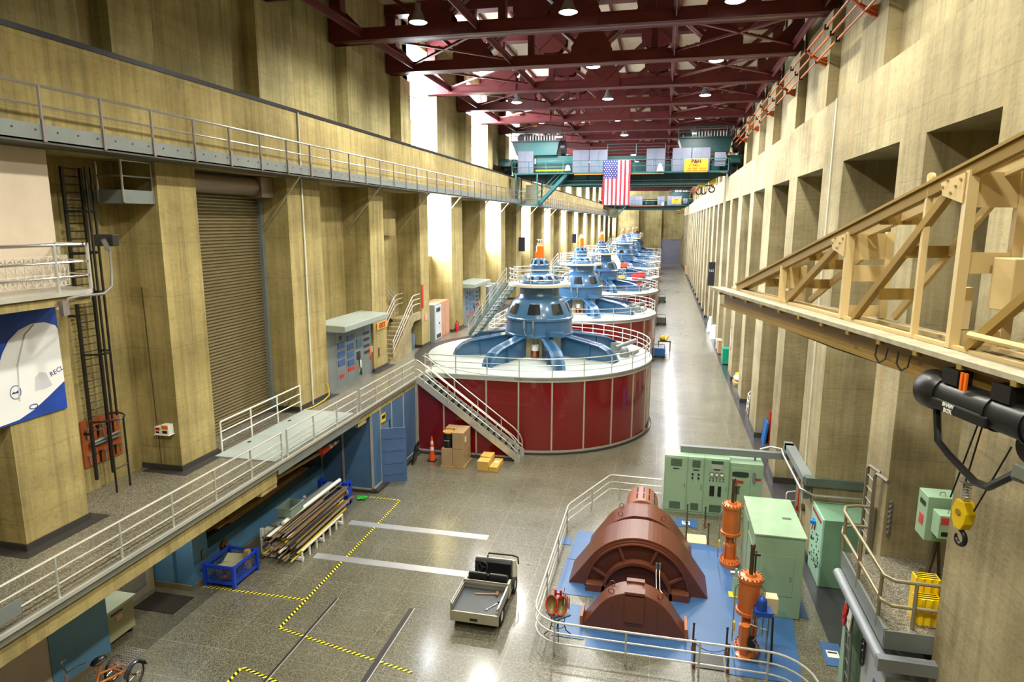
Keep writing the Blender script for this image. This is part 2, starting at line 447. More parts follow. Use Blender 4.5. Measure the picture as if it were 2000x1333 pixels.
# under the gallery
d = MB(); d.box(-11.4, -11.0, 8.95, 10.2, 0, DZ-.17); d.box(-11.5, -11.0, 12.87, 13.4, 0, DZ-.17); d.box(-12.5, -11.5, 12.75, 13.0, 0, DZ-.17)
d.box(-11.4, -11.0, 13.4, 19.34, 0, .78); d.box(-12.5, -12.1, 10.27, 11.55, 0, DZ-.17); d.box(-12.5, -12.1, 12.55, 12.75, 0, DZ-.17); d.box(-12.5, -12.1, 11.55, 12.55, 2.35, DZ-.17)
d.box(-12.5, -11.0, 10.2, 10.27, 0, DZ-.17)
struct('wall_under_gallery', d, BLUEW, label='blue painted wall in the shade under the gallery')
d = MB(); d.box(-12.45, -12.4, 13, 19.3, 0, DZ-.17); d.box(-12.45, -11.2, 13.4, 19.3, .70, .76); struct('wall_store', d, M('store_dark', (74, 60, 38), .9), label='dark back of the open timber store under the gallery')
d = MB(); d.box(-11.4, -11.02, Y0, 8.95, 0, DZ-.17); struct('wall_under_gallery_near', d, M('pink_wall', (190, 176, 170), .6), label='pale pinkish wall under the near end of the gallery')
d = MB()
d.box(-11.0, -10.97, 8.95, 10.2, 0, .12); d.box(-11.0, -10.96, 12.87, 19.3, 0, .12); d.box(-12.1, -11.0, 12.72, 12.76, 0, .14)
struct('baseboard_under_gallery', d, M('stone_base', (116, 104, 74), .5), label='brown stone plinth of the blue wall under the gallery', cat='baseboard')
# panelled blue enclosure below the gallery, its open door
e = MB(); e.box(-12.3, -9.2, 19.34, 19.42, .1, DZ-.36); e.box(-9.28, -9.2, 19.42, 20.05, .1, DZ-.36); e.box(-9.28, -9.2, 20.95, 23.4, .1, DZ-.36); e.box(-9.28, -9.2, 20.05, 20.95, 2.1, DZ-.36)
en = struct('wall_enclosure', e, M('enclosure_blue', (72, 104, 142), .35), label='panelled blue enclosure under the gallery beside the red housing')
b_ = MB()
for x in (-11.05, -10.25, -9.2): b_.box(x-.03, x+.03, 19.31, 19.36, .1, DZ-.36)
for y in (19.36, 20.05, 21.0, 22.1, 23.36): b_.box(-9.22, -9.17, y-.025, y+.025, .1, DZ-.36)
b_.box(-11.1, -9.17, 19.31, 19.36, .08, .14); b_.box(-9.22, -9.17, 19.34, 23.4, .08, .14); b_.build('batten', BATT, en)
b_ = MB(); b_.box(-12.2, -9.12, 19.26, 19.42, 0, .09); b_.box(-9.28, -9.0, 19.3, 23.4, 0, .09); b_.build('plinth', DARKTRIM, en)
dr = MB(); dr.box(-.03, .03, 0, .85, .06, 2.02)
for z in (.35, .75, 1.2, 1.65): dr.box(.03, .05, .08, .77, z, z+.1)
k_ = dr.turn(0, math.radians(-62), (0, 0, 0), (-9.18, 20.05, 0)) 
do = struct('door_2', dr, M('door_blue', (74, 102, 150), .4), label='open blue steel door swung out of the blue enclosure', cat='door')
h = MB(); h.sphere((-8.52, 20.5, 1.0), .035); h.build('door_knob', CHROME, do)
sg = MB(); sg.box(-9.18, -9.165, 20.1, 20.45, 2.2, 2.5); sg = tag(sg.build('door_sign', YELL), 'small yellow sign above the open blue door', 'sign')
sg2 = MB(); sg2.box(-9.166, -9.16, 20.15, 20.4, 2.32, 2.44); sg2.build('print', BLACK, sg)
# aluminium door in the alcove
dr = MB(); dr.box(-12.1, -12.04, 11.55, 12.55, 0, 2.35)
do = struct('door_3', dr, ALU, label='aluminium glazed door in the alcove under the gallery', cat='door')
h = MB(); h.box(-12.06, -12.02, 11.68, 12.42, 1.0, 2.2); h.box(-12.06, -12.02, 11.68, 12.42, .25, .85); h.build('door_pane', M('frosted', (150, 150, 140), .2), do)
h = MB(); h.box(-12.08, -11.98, 11.47, 11.57, 0, 2.4); h.box(-12.08, -11.98, 12.53, 12.63, 0, 2.4); h.box(-12.08, -11.98, 11.47, 12.63, 2.33, 2.42); h.build('door_frame', M('frame_beige', (196, 180, 140), .4, .3), do)
# roller shutter between the second and third pillars
d = MB(); d.box(-12.1, -12.05, 14.15, 18.15, DZ, 9.9)
for i in range(76): d.prism([(-12.05, DZ+.09*i), (-12.0, DZ+.03+.09*i), (-12.0, DZ+.06+.09*i), (-12.05, DZ+.085+.09*i)], 'Y', 14.2, 18.05)
rs = struct('door_4', d, DOORG, label='tall closed roller shutter between the second and third left pillars', cat='roller door')
g = MB(); g.cyl((-11.8, 14.15, 10.0), (-11.8, 17.5, 10.0), .25, 20); g.box(-12.1, -11.5, 17.5, 18.1, 9.7, 10.28); g.build('shutter_drum', M('drum_metal', (150, 136, 124), .45, .3), rs)
g = MB(); g.box(-12.05, -11.9, 17.98, 18.12, DZ, 9.7); g.build('guide_rail', GREY, rs)
# tapes, steel strips and slots let into the floor
TAPEY = M('tape_yellow', (218, 208, 30), .5)
def tape(name, a, b, wdt=.075):
    a, b = Vector((*a, 0)), Vector((*b, 0)); d = (b-a).normalized(); q = Vector((-d.y, d.x, 0))*wdt/2; L = (b-a).length
    t = MB(); n_ = int(L/.115); t.m = 0
    for i in range(n_):
        for j in (0, 1):
            t.m = j; s0, s1 = L*(i+.5*j)/n_, L*(i+.5*j+.5)/n_; sh = .055
            A = [a+d*max(0, s0)-q, a+d*s1-q, a+d*min(L, s1+sh)+q, a+d*min(L, s0+sh)+q]
            t.quad(*[(v.x, v.y, .004) for v in A])
    o = t.build('floor_tape', [TAPEY, BLACK]); return tag(o, name, 'floor tape')
tape('black and yellow tape running from the blue wire cage across the floor', (-10.87, 12.98), (-8.09, 13.03))
tape('long black and yellow tape running along the floor beside the pipe rack', (-8.08, 18.95), (-8.06, 11.88))
tape('short black and yellow tape between the blue enclosure and the long tape', (-9.17, 18.97), (-8.11, 18.96))
tape('black and yellow tape crossing the floor towards the grey utility cart', (-8.06, 11.88), (-4.6, 11.15))
tape('black and yellow tape corner nearest the bottom edge of the floor', (-8.06, 10.52), (-6.2, 10.05))
tape('black and yellow tape running out of the floor near the tricycle', (-8.06, 10.5), (-8.06, 9.4))
for i, (y, lab) in enumerate(((17.1, 'far bright steel floor strip ending near the tall boxes'), (15.03, 'near bright steel floor strip ending behind the utility cart'))):
    s_ = MB(); s_.box(-8.95, -4.6, y-.14, y+.14, 0, .005); tag(s_.build('floor_strip', M('strip_steel', (206, 208, 214), .34, .7)), lab, 'steel strip')
for i, (x, w_, lab) in enumerate(((-7.36, .07, 'left dark slot rail let into the floor, crossed by striped tape'), (-5.44, .13, 'double slot rail let into the floor left of the utility cart'))):
    s_ = MB(); s_.box(x-w_/2, x+w_/2, 6.0, 13.27, 0, .006); s_.build
    r_ = tag(s_.build('floor_rail', M('slot_dark', (58, 56, 58), .35, .3)), lab, 'floor rail')
    e_ = MB(); e_.box(x+w_/2-.008, x+w_/2+.01, 6.0, 13.27, .006, .01); e_.build('rail_edge', ALU, r_)
m_ = MB(); m_.box(-11.85, -10.76, 11.78, 12.5, 0, .015); tag(m_.build('door_mat', M('mat_black', (34, 30, 24), .9)), 'dark mat in front of the aluminium door under the gallery', 'mat')
p_ = MB(); p_.box(-10.95, -9.25, 13.9, 18.25, DZ, DZ+.03)
pl = p_.build('floor_plate', PLATE); tag(pl, 'large white steel floor plate in front of the roller shutter', 'floor plate')
h = MB(); h.box(-10.8, -10.72, 15.0, 15.12, DZ+.03, DZ+.034); h.box(-10.8, -10.72, 17.0, 17.12, DZ+.03, DZ+.034); h.build('lifting_slot', BLACK, pl)
# ================================================================ ROOF TRUSSES, LAMPS, CRANES
def gusset(x, z, top, wd, h, c=.35):
    s = -1 if top else 1
    return [(x-wd/2, z), (x-wd/2, z+s*h*.55), (x-wd/2+c, z+s*h), (x+wd/2-c, z+s*h), (x+wd/2, z+s*h*.55), (x+wd/2, z)]
XE0, XE1, ZB, ZT = -12.4, 5.0, 15.55, 17.95
tr = thing('roof_truss', 'x', 'roof truss', (-3.3, 0, ZB))
c = MB(); c.box(XE0, XE1, -.3, -.1, ZB, ZB+.42); c.box(XE0, XE1, .1, .3, ZB, ZB+.42); c.box(XE0, XE1, -.34, .34, ZB, ZB+.04); c.box(XE0+.3, XE1-.3, -.34, .34, ZB+.38, ZB+.42)
for x in [XE0+.5+i*.16 for i in range(105)]: c.box(x-.012, x+.012, -.315, -.3, ZB+.33, ZB+.355); c.box(x-.012, x+.012, -.315, -.3, ZB+.08, ZB+.105)
c.build('bottom_chord', RED, tr)
c = MB(); c.box(XE0, XE1, -.3, .3, ZT, ZT+.4); c.build('top_chord', RED, tr)
BN = [-11.3, -8.45, -3.28, 1.9, 4.75]; TN = [-11.3, -5.85, -.7, 4.75]
for x in BN[1:-1]:
    g = MB(); q = gusset(x, ZB, False, 1.65, 1.2); g.prism(q, 'Y', -.33, -.3); g.prism(q, 'Y', .3, .33)
    for a in range(5):
        for r in range(3):
            an = pi*(.2+.15*a); g.box(x+math.cos(an)*(.25+.16*r)-.014, x+math.cos(an)*(.25+.16*r)+.014, -.345, -.33, ZB+.4+math.sin(an)*(.2+.15*r), ZB+.428+math.sin(an)*(.2+.15*r))
    g.build('gusset_plate', RED, tr)
for x in TN[1:-1]:
    g = MB(); q = gusset(x, ZT+.2, True, 1.5, .85); g.prism(q, 'Y', -.33, -.3); g.prism(q, 'Y', .3, .33); g.build('gusset_plate', RED, tr)
for x, s in ((XE0+.05, 1), (XE1-.05, -1)):
    g = MB(); g.prism([(x, ZB), (x, ZB+1.25), (x+s*.3, ZB+1.25), (x+s*1.15, ZB+.42), (x+s*1.15, ZB)], 'Y', -.33, -.3); g.prism([(x, ZB), (x, ZB+1.25), (x+s*.3, ZB+1.25), (x+s*1.15, ZB+.42), (x+s*1.15, ZB)], 'Y', .3, .33); g.build('gusset_plate', RED, tr)
    g = MB(); g.box(min(x, x+s*.4), max(x, x+s*.4), -.22, .22, ZB, ZT+.4); g.build('end_post', RED, tr)
for a, b in zip([BN[0], TN[1], BN[1], TN[1], BN[2], TN[2], BN[3], TN[2]], range(8)): pass
PAIRS = [(BN[1], TN[0]), (BN[1], TN[1]), (BN[2], TN[1]), (BN[2], TN[2]), (BN[3], TN[2]), (BN[3], TN[3])]
for x0, x1 in PAIRS:
    g = MB()
    for y in (-.2, .2): g.bar((x0, y, ZB+.3), (x1, y, ZT+.1), .14, .3, (0, 1, 0))
    n_ = 9
    for i in range(1, n_):
        t = i/n_; g.cb((x0+(x1-x0)*t, 0, ZB+.3+(ZT-.2-ZB)*t), (.12, .4, .05))
    g.build('diagonal', RED, tr)
for x in (-5.85, -.7, -8.45, -3.28, 1.9):
    g = MB(); g.box(x-.13, x+.13, -.18, .18, ZB+.3, ZT+.1); g.build('vertical', RED, tr)
TY = [18.85+5.2*i for i in range(25)]
for i, y in enumerate(TY):
    lab = '%s dark red riveted roof truss counted from the near end of the hall' % ORD[i] if i else 'nearest dark red roof truss, just cut by the top edge'
    if i == 0: tr.location = Vector((-3.3, y, ZB))*S; tr['org'] = (-3.3, y, ZB); tr['label'] = lab; tr['group'] = 'roof trusses'
    else: dup(tr, (-3.3, y, ZB), label=lab, group='roof trusses')
for x, lab in ((-11.1, 'long red roof strut beside the left wall pilasters'), (-6.7, 'long red roof strut left of the middle lamps'), (.09, 'long red roof strut right of the middle lamps'), (4.6, 'long red roof strut beside the orange conductor rails')):
    s_ = MB(); s_.box(x-.1, x+.1, 19.2, 148, ZB+.3, ZB+.36); s_.box(x-.02, x+.02, 19.2, 148, ZB+.1, ZB+.3); tag(s_.build('roof_strut', RED), lab, 'roof strut', 'long roof struts')
for i in range(1, 9):
    y0 = TY[i]+.35; y1 = TY[i+1]-.35
    for x0, x1, side in ((-11.1, -6.7, 'left'), (-6.7, -11.1, 'left'), (.09, 4.6, 'right'), (4.6, .09, 'right')):
        s_ = MB(); s_.bar((x0, y0, ZB+.28), (x1, y1, ZB+.28), .12, .08)
        n_ = 14
        for j in range(n_): s_.cb((x0+(x1-x0)*(j+.5)/n_, y0+(y1-y0)*(j+.5)/n_, ZB+.33), (.05, .05, .06))
        tag(s_.build('roof_brace', RED), '%s-side red lattice brace crossing between the %s and %s trusses' % (side, ORD[i], ORD[i+1]), 'roof brace', 'lattice braces %s %d' % (side, i))
for x in [-10.2+1.5*i for i in range(10)]:
    s_ = MB(); s_.box(x-.06, x+.06, 19, 149, 18.28, 18.395); tag(s_.build('purlin', RED), '%s red purlin from the left under the ceiling' % ORD[[-10.2+1.5*i for i in range(10)].index(x)], 'purlin', 'red purlins')
# lamps
lt = thing('hanging_lamp', 'x', 'lamp', (0, 0, LAMP_Z))
b_ = MB(); b_.lathe([(.02, LAMP_Z+.62), (.1, LAMP_Z+.6), (.1, LAMP_Z+.38), (.13, LAMP_Z+.36), (.2, LAMP_Z+.16), (.31, LAMP_Z), (.3, LAMP_Z), (.18, LAMP_Z+.16)], (0, 0, 0), 20); b_.build('lamp_shade', M('lamp_grey', (150, 150, 156), .35, .6), lt)
b_ = MB(); b_.lathe([(.0, LAMP_Z-.05), (.12, LAMP_Z-.045), (.22, LAMP_Z-.025), (.29, LAMP_Z+.01)], (0, 0, 0), 20); b_.build('lens', LAMPGLOW, lt)
b_ = MB(); b_.cyl((0, 0, LAMP_Z+.6), (0, 0, 18.4), .014, 6); b_.build('stem', BLACK, lt)
first = True
for r, y in enumerate(LAMP_ROWS):
    for x, side in zip(LAMP_X, ('left', 'middle', 'right')):
        if y < 20 and side == 'left': continue
        lab = '%s hanging bell lamp in the %s lamp row from the near end' % (side, ORD[r])
        if first: lt.location = Vector((x, y, LAMP_Z))*S; lt['label'] = lab; lt['group'] = 'hanging bell lamps'; first = False
        else: dup(lt, (x, y, LAMP_Z), label=lab, group='hanging bell lamps')
        L = bpy.data.lights.new('lamp_light', 'SPOT'); L.energy = LAMP_W; L.color = lamp_col(y); L.spot_size = math.radians(165); L.spot_blend = .6; L.shadow_soft_size = .32*S
        lo = bpy.data.objects.new('lamp_light', L); COL.objects.link(lo); lo.location = Vector((x, y, LAMP_Z-.1))*S
# crane rails and orange conductor rails
r_ = MB(); r_.box(-11.45, -11.3, Y0, Y1, 12.28, 12.31); r_.box(-11.4, -11.35, Y0, Y1, 12.31, 12.4); r_.box(-11.5, -11.08, Y0, Y1, 12.28, 12.29); r_.box(-11.12, -11.06, Y0, Y1, 12.27, 12.37)
tag(r_.build('crane_rail', M('rail_steel', (34, 34, 42), .3, .5)), 'dark steel crane rail on top of the left concrete beam', 'crane rail')
r_ = MB(); r_.box(4.35, 4.5, Y0, Y1, 12.1, 12.2); tag(r_.build('crane_rail', M('rail_steel_r', (70, 62, 60), .4, .6)), 'steel crane rail on top of the right concrete beam', 'crane rail')
for x, z, lab in ((4.2, 14.42, 'upper orange conductor rail along the right wall'), (4.36, 14.25, 'middle orange conductor rail along the right wall'), (4.52, 14.08, 'lower orange conductor rail along the right wall')):
    t = thing('conductor_rail', lab, 'conductor rail', (x, 12, z), 'orange conductor rails')
    q = MB(); q.box(x-.022, x+.022, 10, 149, z-.022, z+.022); q.build('bar', BARO, t)
    for i in range(27): q = MB(); q.box(x-.06, x+.06, 21.2+i*2.6-.05, 21.2+i*2.6+.05, z-.07, z+.07); q.build('insulator', BLACK, t)
br = thing('rail_bracket', 'x', 'bracket', (4.8, 0, 13.8))
q = MB(); q.prism([(4.82, 13.9), (4.66, 13.95), (4.52, 14.05), (4.2, 14.34), (4.2, 14.38), (4.56, 14.16), (4.82, 14.2)], 'Y', -.03, .03); q.build('plate', M('bracket_orange', (176, 78, 28), .5), br)
for i in range(24):
    y = 18.55+5.2*i; lab = '%s orange bracket holding the conductor rails, counted from the near end' % ORD[i]
    if i == 0: br.location = Vector((4.8, y, 13.8))*S; br['label'] = lab; br['group'] = 'conductor rail brackets'
    else: dup(br, (4.8, y, 13.8), label=lab, group='conductor rail brackets')

# the overhead travelling crane (front face at y = 48)
def crane(label):
    Y = 48.0; K = thing('overhead_crane', label, 'crane', (-3.4, Y+1.5, 12.35))
    q = MB(); q.prism([(-10.9, 13.2), (4.2, 13.2), (4.2, 12.36), (3.7, 12.3), (2.7, 11.7), (-8.2, 11.7), (-10.9, 12.3)], 'Y', Y+.3, Y+.55); q.prism([(-10.9, 13.2), (4.2, 13.2), (4.2, 12.36), (3.7, 12.3), (2.7, 11.7), (-8.2, 11.7), (-10.9, 12.3)], 'Y', Y+3.0, Y+3.3)
    for i in range(14): q.box(-9.6+i*1.0, -9.56+i*1.0, Y+.2, Y+.3, 11.75, 12.35)
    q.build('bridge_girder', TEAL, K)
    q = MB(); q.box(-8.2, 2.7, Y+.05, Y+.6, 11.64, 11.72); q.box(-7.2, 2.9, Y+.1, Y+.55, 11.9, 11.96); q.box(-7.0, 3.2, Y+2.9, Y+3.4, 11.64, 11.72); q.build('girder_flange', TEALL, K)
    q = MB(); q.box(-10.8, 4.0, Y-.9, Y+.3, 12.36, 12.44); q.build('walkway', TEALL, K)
    R, P = rail([(-10.8, Y-.85), (4.0, Y-.85)], 12.44, (.4, .8), 1.25, .025, .03); R.build('walkway_rail', TEALL, K)
    q = MB()
    for p in P: q.v, k0 = q.v, None; q.add(p.v, p.f, True)
    q.build('rail_posts', TEALL, K)
    for x0, x1 in ((-10.55, -9.4), (-6.55, -5.4), (-5.35, -4.1), (-1.4, -.15), (.35, 1.6), (1.65, 2.85)):
        q = MB(); q.box(x0, x1, Y-.05, Y+.25, 12.5, 14.05); cb = q.build('cabinet', CABG, K, .015)
        q = MB(); q.box((x0+x1)/2-.01, (x0+x1)/2+.01, Y-.065, Y-.05, 12.55, 14.0); q.box((x0+x1)/2-.1, (x0+x1)/2-.05, Y-.08, Y-.05, 13.2, 13.4); q.build('door_seam', M('seam', (90, 94, 104), .5) if 'seam' not in bpy.data.materials else bpy.data.materials['seam'], cb)
    q = MB(); q.box(3.1, 3.8, Y-.7, Y-.4, 12.75, 13.65); q.build('small_cabinet', CABG, K, .01)
    q = MB(); q.box(-9.3, -6.6, Y+.3, Y+1.2, 13.2, 13.7); q.cyl((-9.2, Y+.6, 13.45), (-6.7, Y+.6, 13.45), .22, 14); q.build('drum_housing', TEALL, K)
    q = MB(); q.box(-9.2, -6.9, Y-.2, Y-.1, 12.62, 12.72); q.build('yellow_pipe', YELL, K)
    q = MB(); q.box(-6.3, -.2, Y-.95, Y-.9, 12.28, 12.33); q.build('orange_pipe', ORANGE, K)
    q = MB(); q.box(-4.1, -.1, Y+.1, Y+.2, 13.35, 13.6); q.box(-4.0, -.2, Y+.3, Y+.9, 12.6, 13.2); q.build('machinery_deck', TEAL, K)
    R, P = rail([(-4.1, Y), (-.15, Y)], 13.6, (.4, .8), 2.0, .02, .025); R.build('upper_rail', TEALL, K)
    for p in P: p.build('rail_post', TEALL, K)
    for x0, x1, mm in ((-11.0, -7.5, TEALL), (.7, 4.3, TEAL)):
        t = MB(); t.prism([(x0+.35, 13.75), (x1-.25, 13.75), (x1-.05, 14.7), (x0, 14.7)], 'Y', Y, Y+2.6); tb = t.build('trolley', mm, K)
        t = MB(); t.box(x0-.05, x1+.05, Y-.15, Y+2.7, 14.68, 14.76); t.build('trolley_deck', TEAL, tb)
        R, P = rail([(x0, Y-.1), (x1, Y-.1), (x1, Y+2.6)], 14.76, (.32, .64), 1.1, .025, .03); R.build('trolley_rail', TEALL, tb)
        for p in P: p.build('rail_post', TEALL, tb)
        for i in range(3): t = MB(); t.cyl((x0+.6+i*.9, Y+.5, 15.0), (x0+.6+i*.9, Y+2.2, 15.0), .3, 14); t.build('hoist_drum', BLACK, tb)
        t = MB(); t.cyl((x1+.05, Y+.6, 14.25), (x1+.35, Y+.6, 14.25), .55, 20); t.build('drum_wheel', BLACK, tb)
        t = MB()
        for i in range(12): t.box(x0+.9+i*.2, x0+.98+i*.2, Y+.1, Y+.16, 14.78, 15.15)
        t.build('resistor_bank', WHITE, tb)
    for x0, x1 in ((-11.9, -10.7), (3.9, 4.9)):
        t = MB(); t.box(x0, x1, Y-.2, Y+4.0, 12.85, 13.5); t.prism([(Y-.9, 12.95), (Y-.2, 12.85), (Y-.2, 13.5), (Y-.9, 13.2)], 'X', x0+.2, x1-.2); et = t.build('end_truck', TEAL, K)
        for yy in (Y+.1, Y+.9, Y+2.9, Y+3.6):
            xm = -11.375 if x0 < 0 else 4.42
            t = MB(); t.cyl((xm-.12, yy, 12.4+.4 if x0 < 0 else 12.6), (xm+.12, yy, 12.8 if x0 < 0 else 12.6), .4, 18); t.build('wheel', BLACK, et)
    t = MB(); t.box(-10.5, -8.9, Y-.9, Y+1.0, 10.2, 10.3)
    for x in (-10.5, -8.95):
        for y in (Y-.9, Y+.95): t.box(x-.04, x+.06, y-.05, y+.05, 10.25, 12.4)
    t.build('hanging_platform', TEALL, K)
    R, P = rail([(-10.45, Y-.88), (-8.9, Y-.88)], 10.3, (.35, .7, 1.05), 2, .025, .03); R.build('platform_rail', TEALL, K)
    t = MB(); t.box(-10.0, -9.2, Y+.3, Y+.9, 10.3, 11.7); t.build('control_box', M('cab_beige', (170, 160, 130), .5), K)
    t = MB(); t.bar((-8.95, Y-.7, 10.25), (-6.9, Y-.7, 12.35), .12, .22); t.bar((-8.95, Y-.1, 10.25), (-6.9, Y-.1, 12.35), .12, .22)
    for i in range(9): t.cb((-8.8+i*.225, Y-.4, 10.42+i*.23), (.2, .6, .03))
    for h in (.35, .7): t.tube([(-8.95, Y-.72, 10.3+h), (-6.9, Y-.72, 12.4+h)], .022, 6)
    t.build('platform_stair', TEALL, K)
    t = MB(); t.lathe([(.02, 12.95), (.12, 12.9), (.2, 12.6), (.2, 12.58)], (-6.75, Y-1.05, 0), 14); t.build('floodlight', WHITE, K)
    t = MB(); t.lathe([(.02, 12.95), (.1, 12.9), (.22, 12.45), (.22, 12.43)], (-.45, Y-1.05, 0), 14); t.build('floodlight', WHITE, K)
    for x, z, two in ((2.4, 11.25, True), (3.1, 11.45, False)):
        t = MB(); t.prism([(x-.2, z+.2), (x+.2, z+.2), (x+.3, z+.55), (x-.3, z+.55)] if not two else [(x-.25, z+.25), (x+.25, z+.25), (x+.25, z+.38), (x-.25, z+.38)], 'Y', Y+.7, Y+1.0); hb = t.build('hook_block', YELL, K)
        t = MB()
        for sgn in ((-1, 1) if two else (1,)):
            t.tube([(x, Y+.85, z+.2), (x, Y+.85, z+.05)] + [(x+sgn*(.17-.17*math.cos(a)) if two else x+.2*math.sin(a), Y+.85, z-.1-.17*math.sin(a) if two else z-.15+.2*math.cos(a)) for a in [i*pi/8*(1 if two else 1.7) for i in range(1, 9)]], .05, 8)
        t.build('hook', BLACK, hb)
        t = MB()
        for dx in (-.12, .12): t.cyl((x+dx, Y+.85, z+.4), (x+dx, Y+.85, 13.3), .015, 5)
        t.build('rope', BLACK, hb)
    return K
K1 = crane('green travelling crane spanning the hall behind the hanging flag')
# yellow capacity sign and flag
def crane_sign(Y, dx, lab):
    t = thing('crane_sign', lab, 'sign', (1.9+dx, Y-.95, 12.35))
    q = MB(); q.box(1.14+dx, 2.66+dx, Y-.98, Y-.93, 12.36, 13.23); q.build('board', M('sign_yellow', (206, 136, 6), .5) if 'sign_yellow' not in bpy.data.materials else bpy.data.materials['sign_yellow'], t)
    q = MB(); X, Yd = (1, 0, 0), (0, 0, 1); y = Y-.985
    q.text('P&H', .34, (1.9+dx, y, 13.05), X, Yd, bold=.012); q.text('C-9451', .24, (1.78+dx, y, 12.8), X, Yd)
    q.text('300   TON', .13, (1.66+dx, y, 12.6), X, Yd); q.text('MAIN HOIST', .075, (2.35+dx, y, 12.6), X, Yd)
    q.text('150/30  TON', .13, (1.6+dx, y, 12.45), X, Yd); q.text('EACH TROLLEY', .07, (2.35+dx, y, 12.45), X, Yd)
    q.build('lettering', BLACK, t); return t
crane_sign(48, 0, 'yellow capacity sign lettered in black on the nearer green crane')
FL = thing('flag', 'red white and blue striped flag with stars hanging from the near crane', 'flag', (-3.36, 47.0, 10.22))
fx0, fx1, fz0, fz1 = -4.3, -2.42, 10.22, 13.22
def fy(x, z): return 46.98 + .05*math.sin((x-fx0)*9+z*.5)*(1-(z-fz0)/(fz1-fz0)*.6)
def patch(q, x0, x1, z0, z1, off=0, n=3):
    for side in (0, .012):
        pass
    m_ = max(4, int((z1-z0)/.2))
    for i in range(n):
        for j in range(m_):
            xs = [x0+(x1-x0)*(i+a)/n for a in (0, 1)]; zs = [z0+(z1-z0)*(j+a)/m_ for a in (0, 1)]
            q.add([(xs[0], fy(xs[0], zs[0])-off, zs[0]), (xs[1], fy(xs[1], zs[0])-off, zs[0]), (xs[1], fy(xs[1], zs[1])-off, zs[1]), (xs[0], fy(xs[0], zs[1])-off, zs[1])], [(0, 1, 2, 3)], True)
q = MB(); SW = (fx1-fx0)/13
for i in range(13): q.m = i % 2; patch(q, fx0+SW*i, fx0+SW*(i+1), fz0, fz1)
q.build('stripes', [M('flag_red', (170, 12, 36), .7), M('flag_white', (206, 202, 204), .7)], FL)
q = MB(); q.m = 0; patch(q, fx0, fx0+SW*7, fz1-1.22, fz1, .008, 7); q.m = 1
for r in range(9):
    for c_ in range(6 if r % 2 == 0 else 5):
        x = fx0+SW*7*((c_+.5)/6 if r % 2 == 0 else (c_+1)/6); z = fz1-1.22*(r+.6)/9.2
        q.add([(x+.05*(1 if j % 2 == 0 else .42)*math.sin(j*pi/5), fy(x, z)-.014, z+.05*(1 if j % 2 == 0 else .42)*math.cos(j*pi/5)) for j in range(10)], [tuple(range(10))])
q.build('canton', [M('flag_blue', (22, 28, 92), .7), bpy.data.materials['flag_white']], FL)
K2 = dup(K1, (-3.4, 124.0+1.5, 12.0), label='distant green travelling crane near the far end wall', group=None)
crane_sign(124, 0, 'small distant yellow sign on the far green crane')
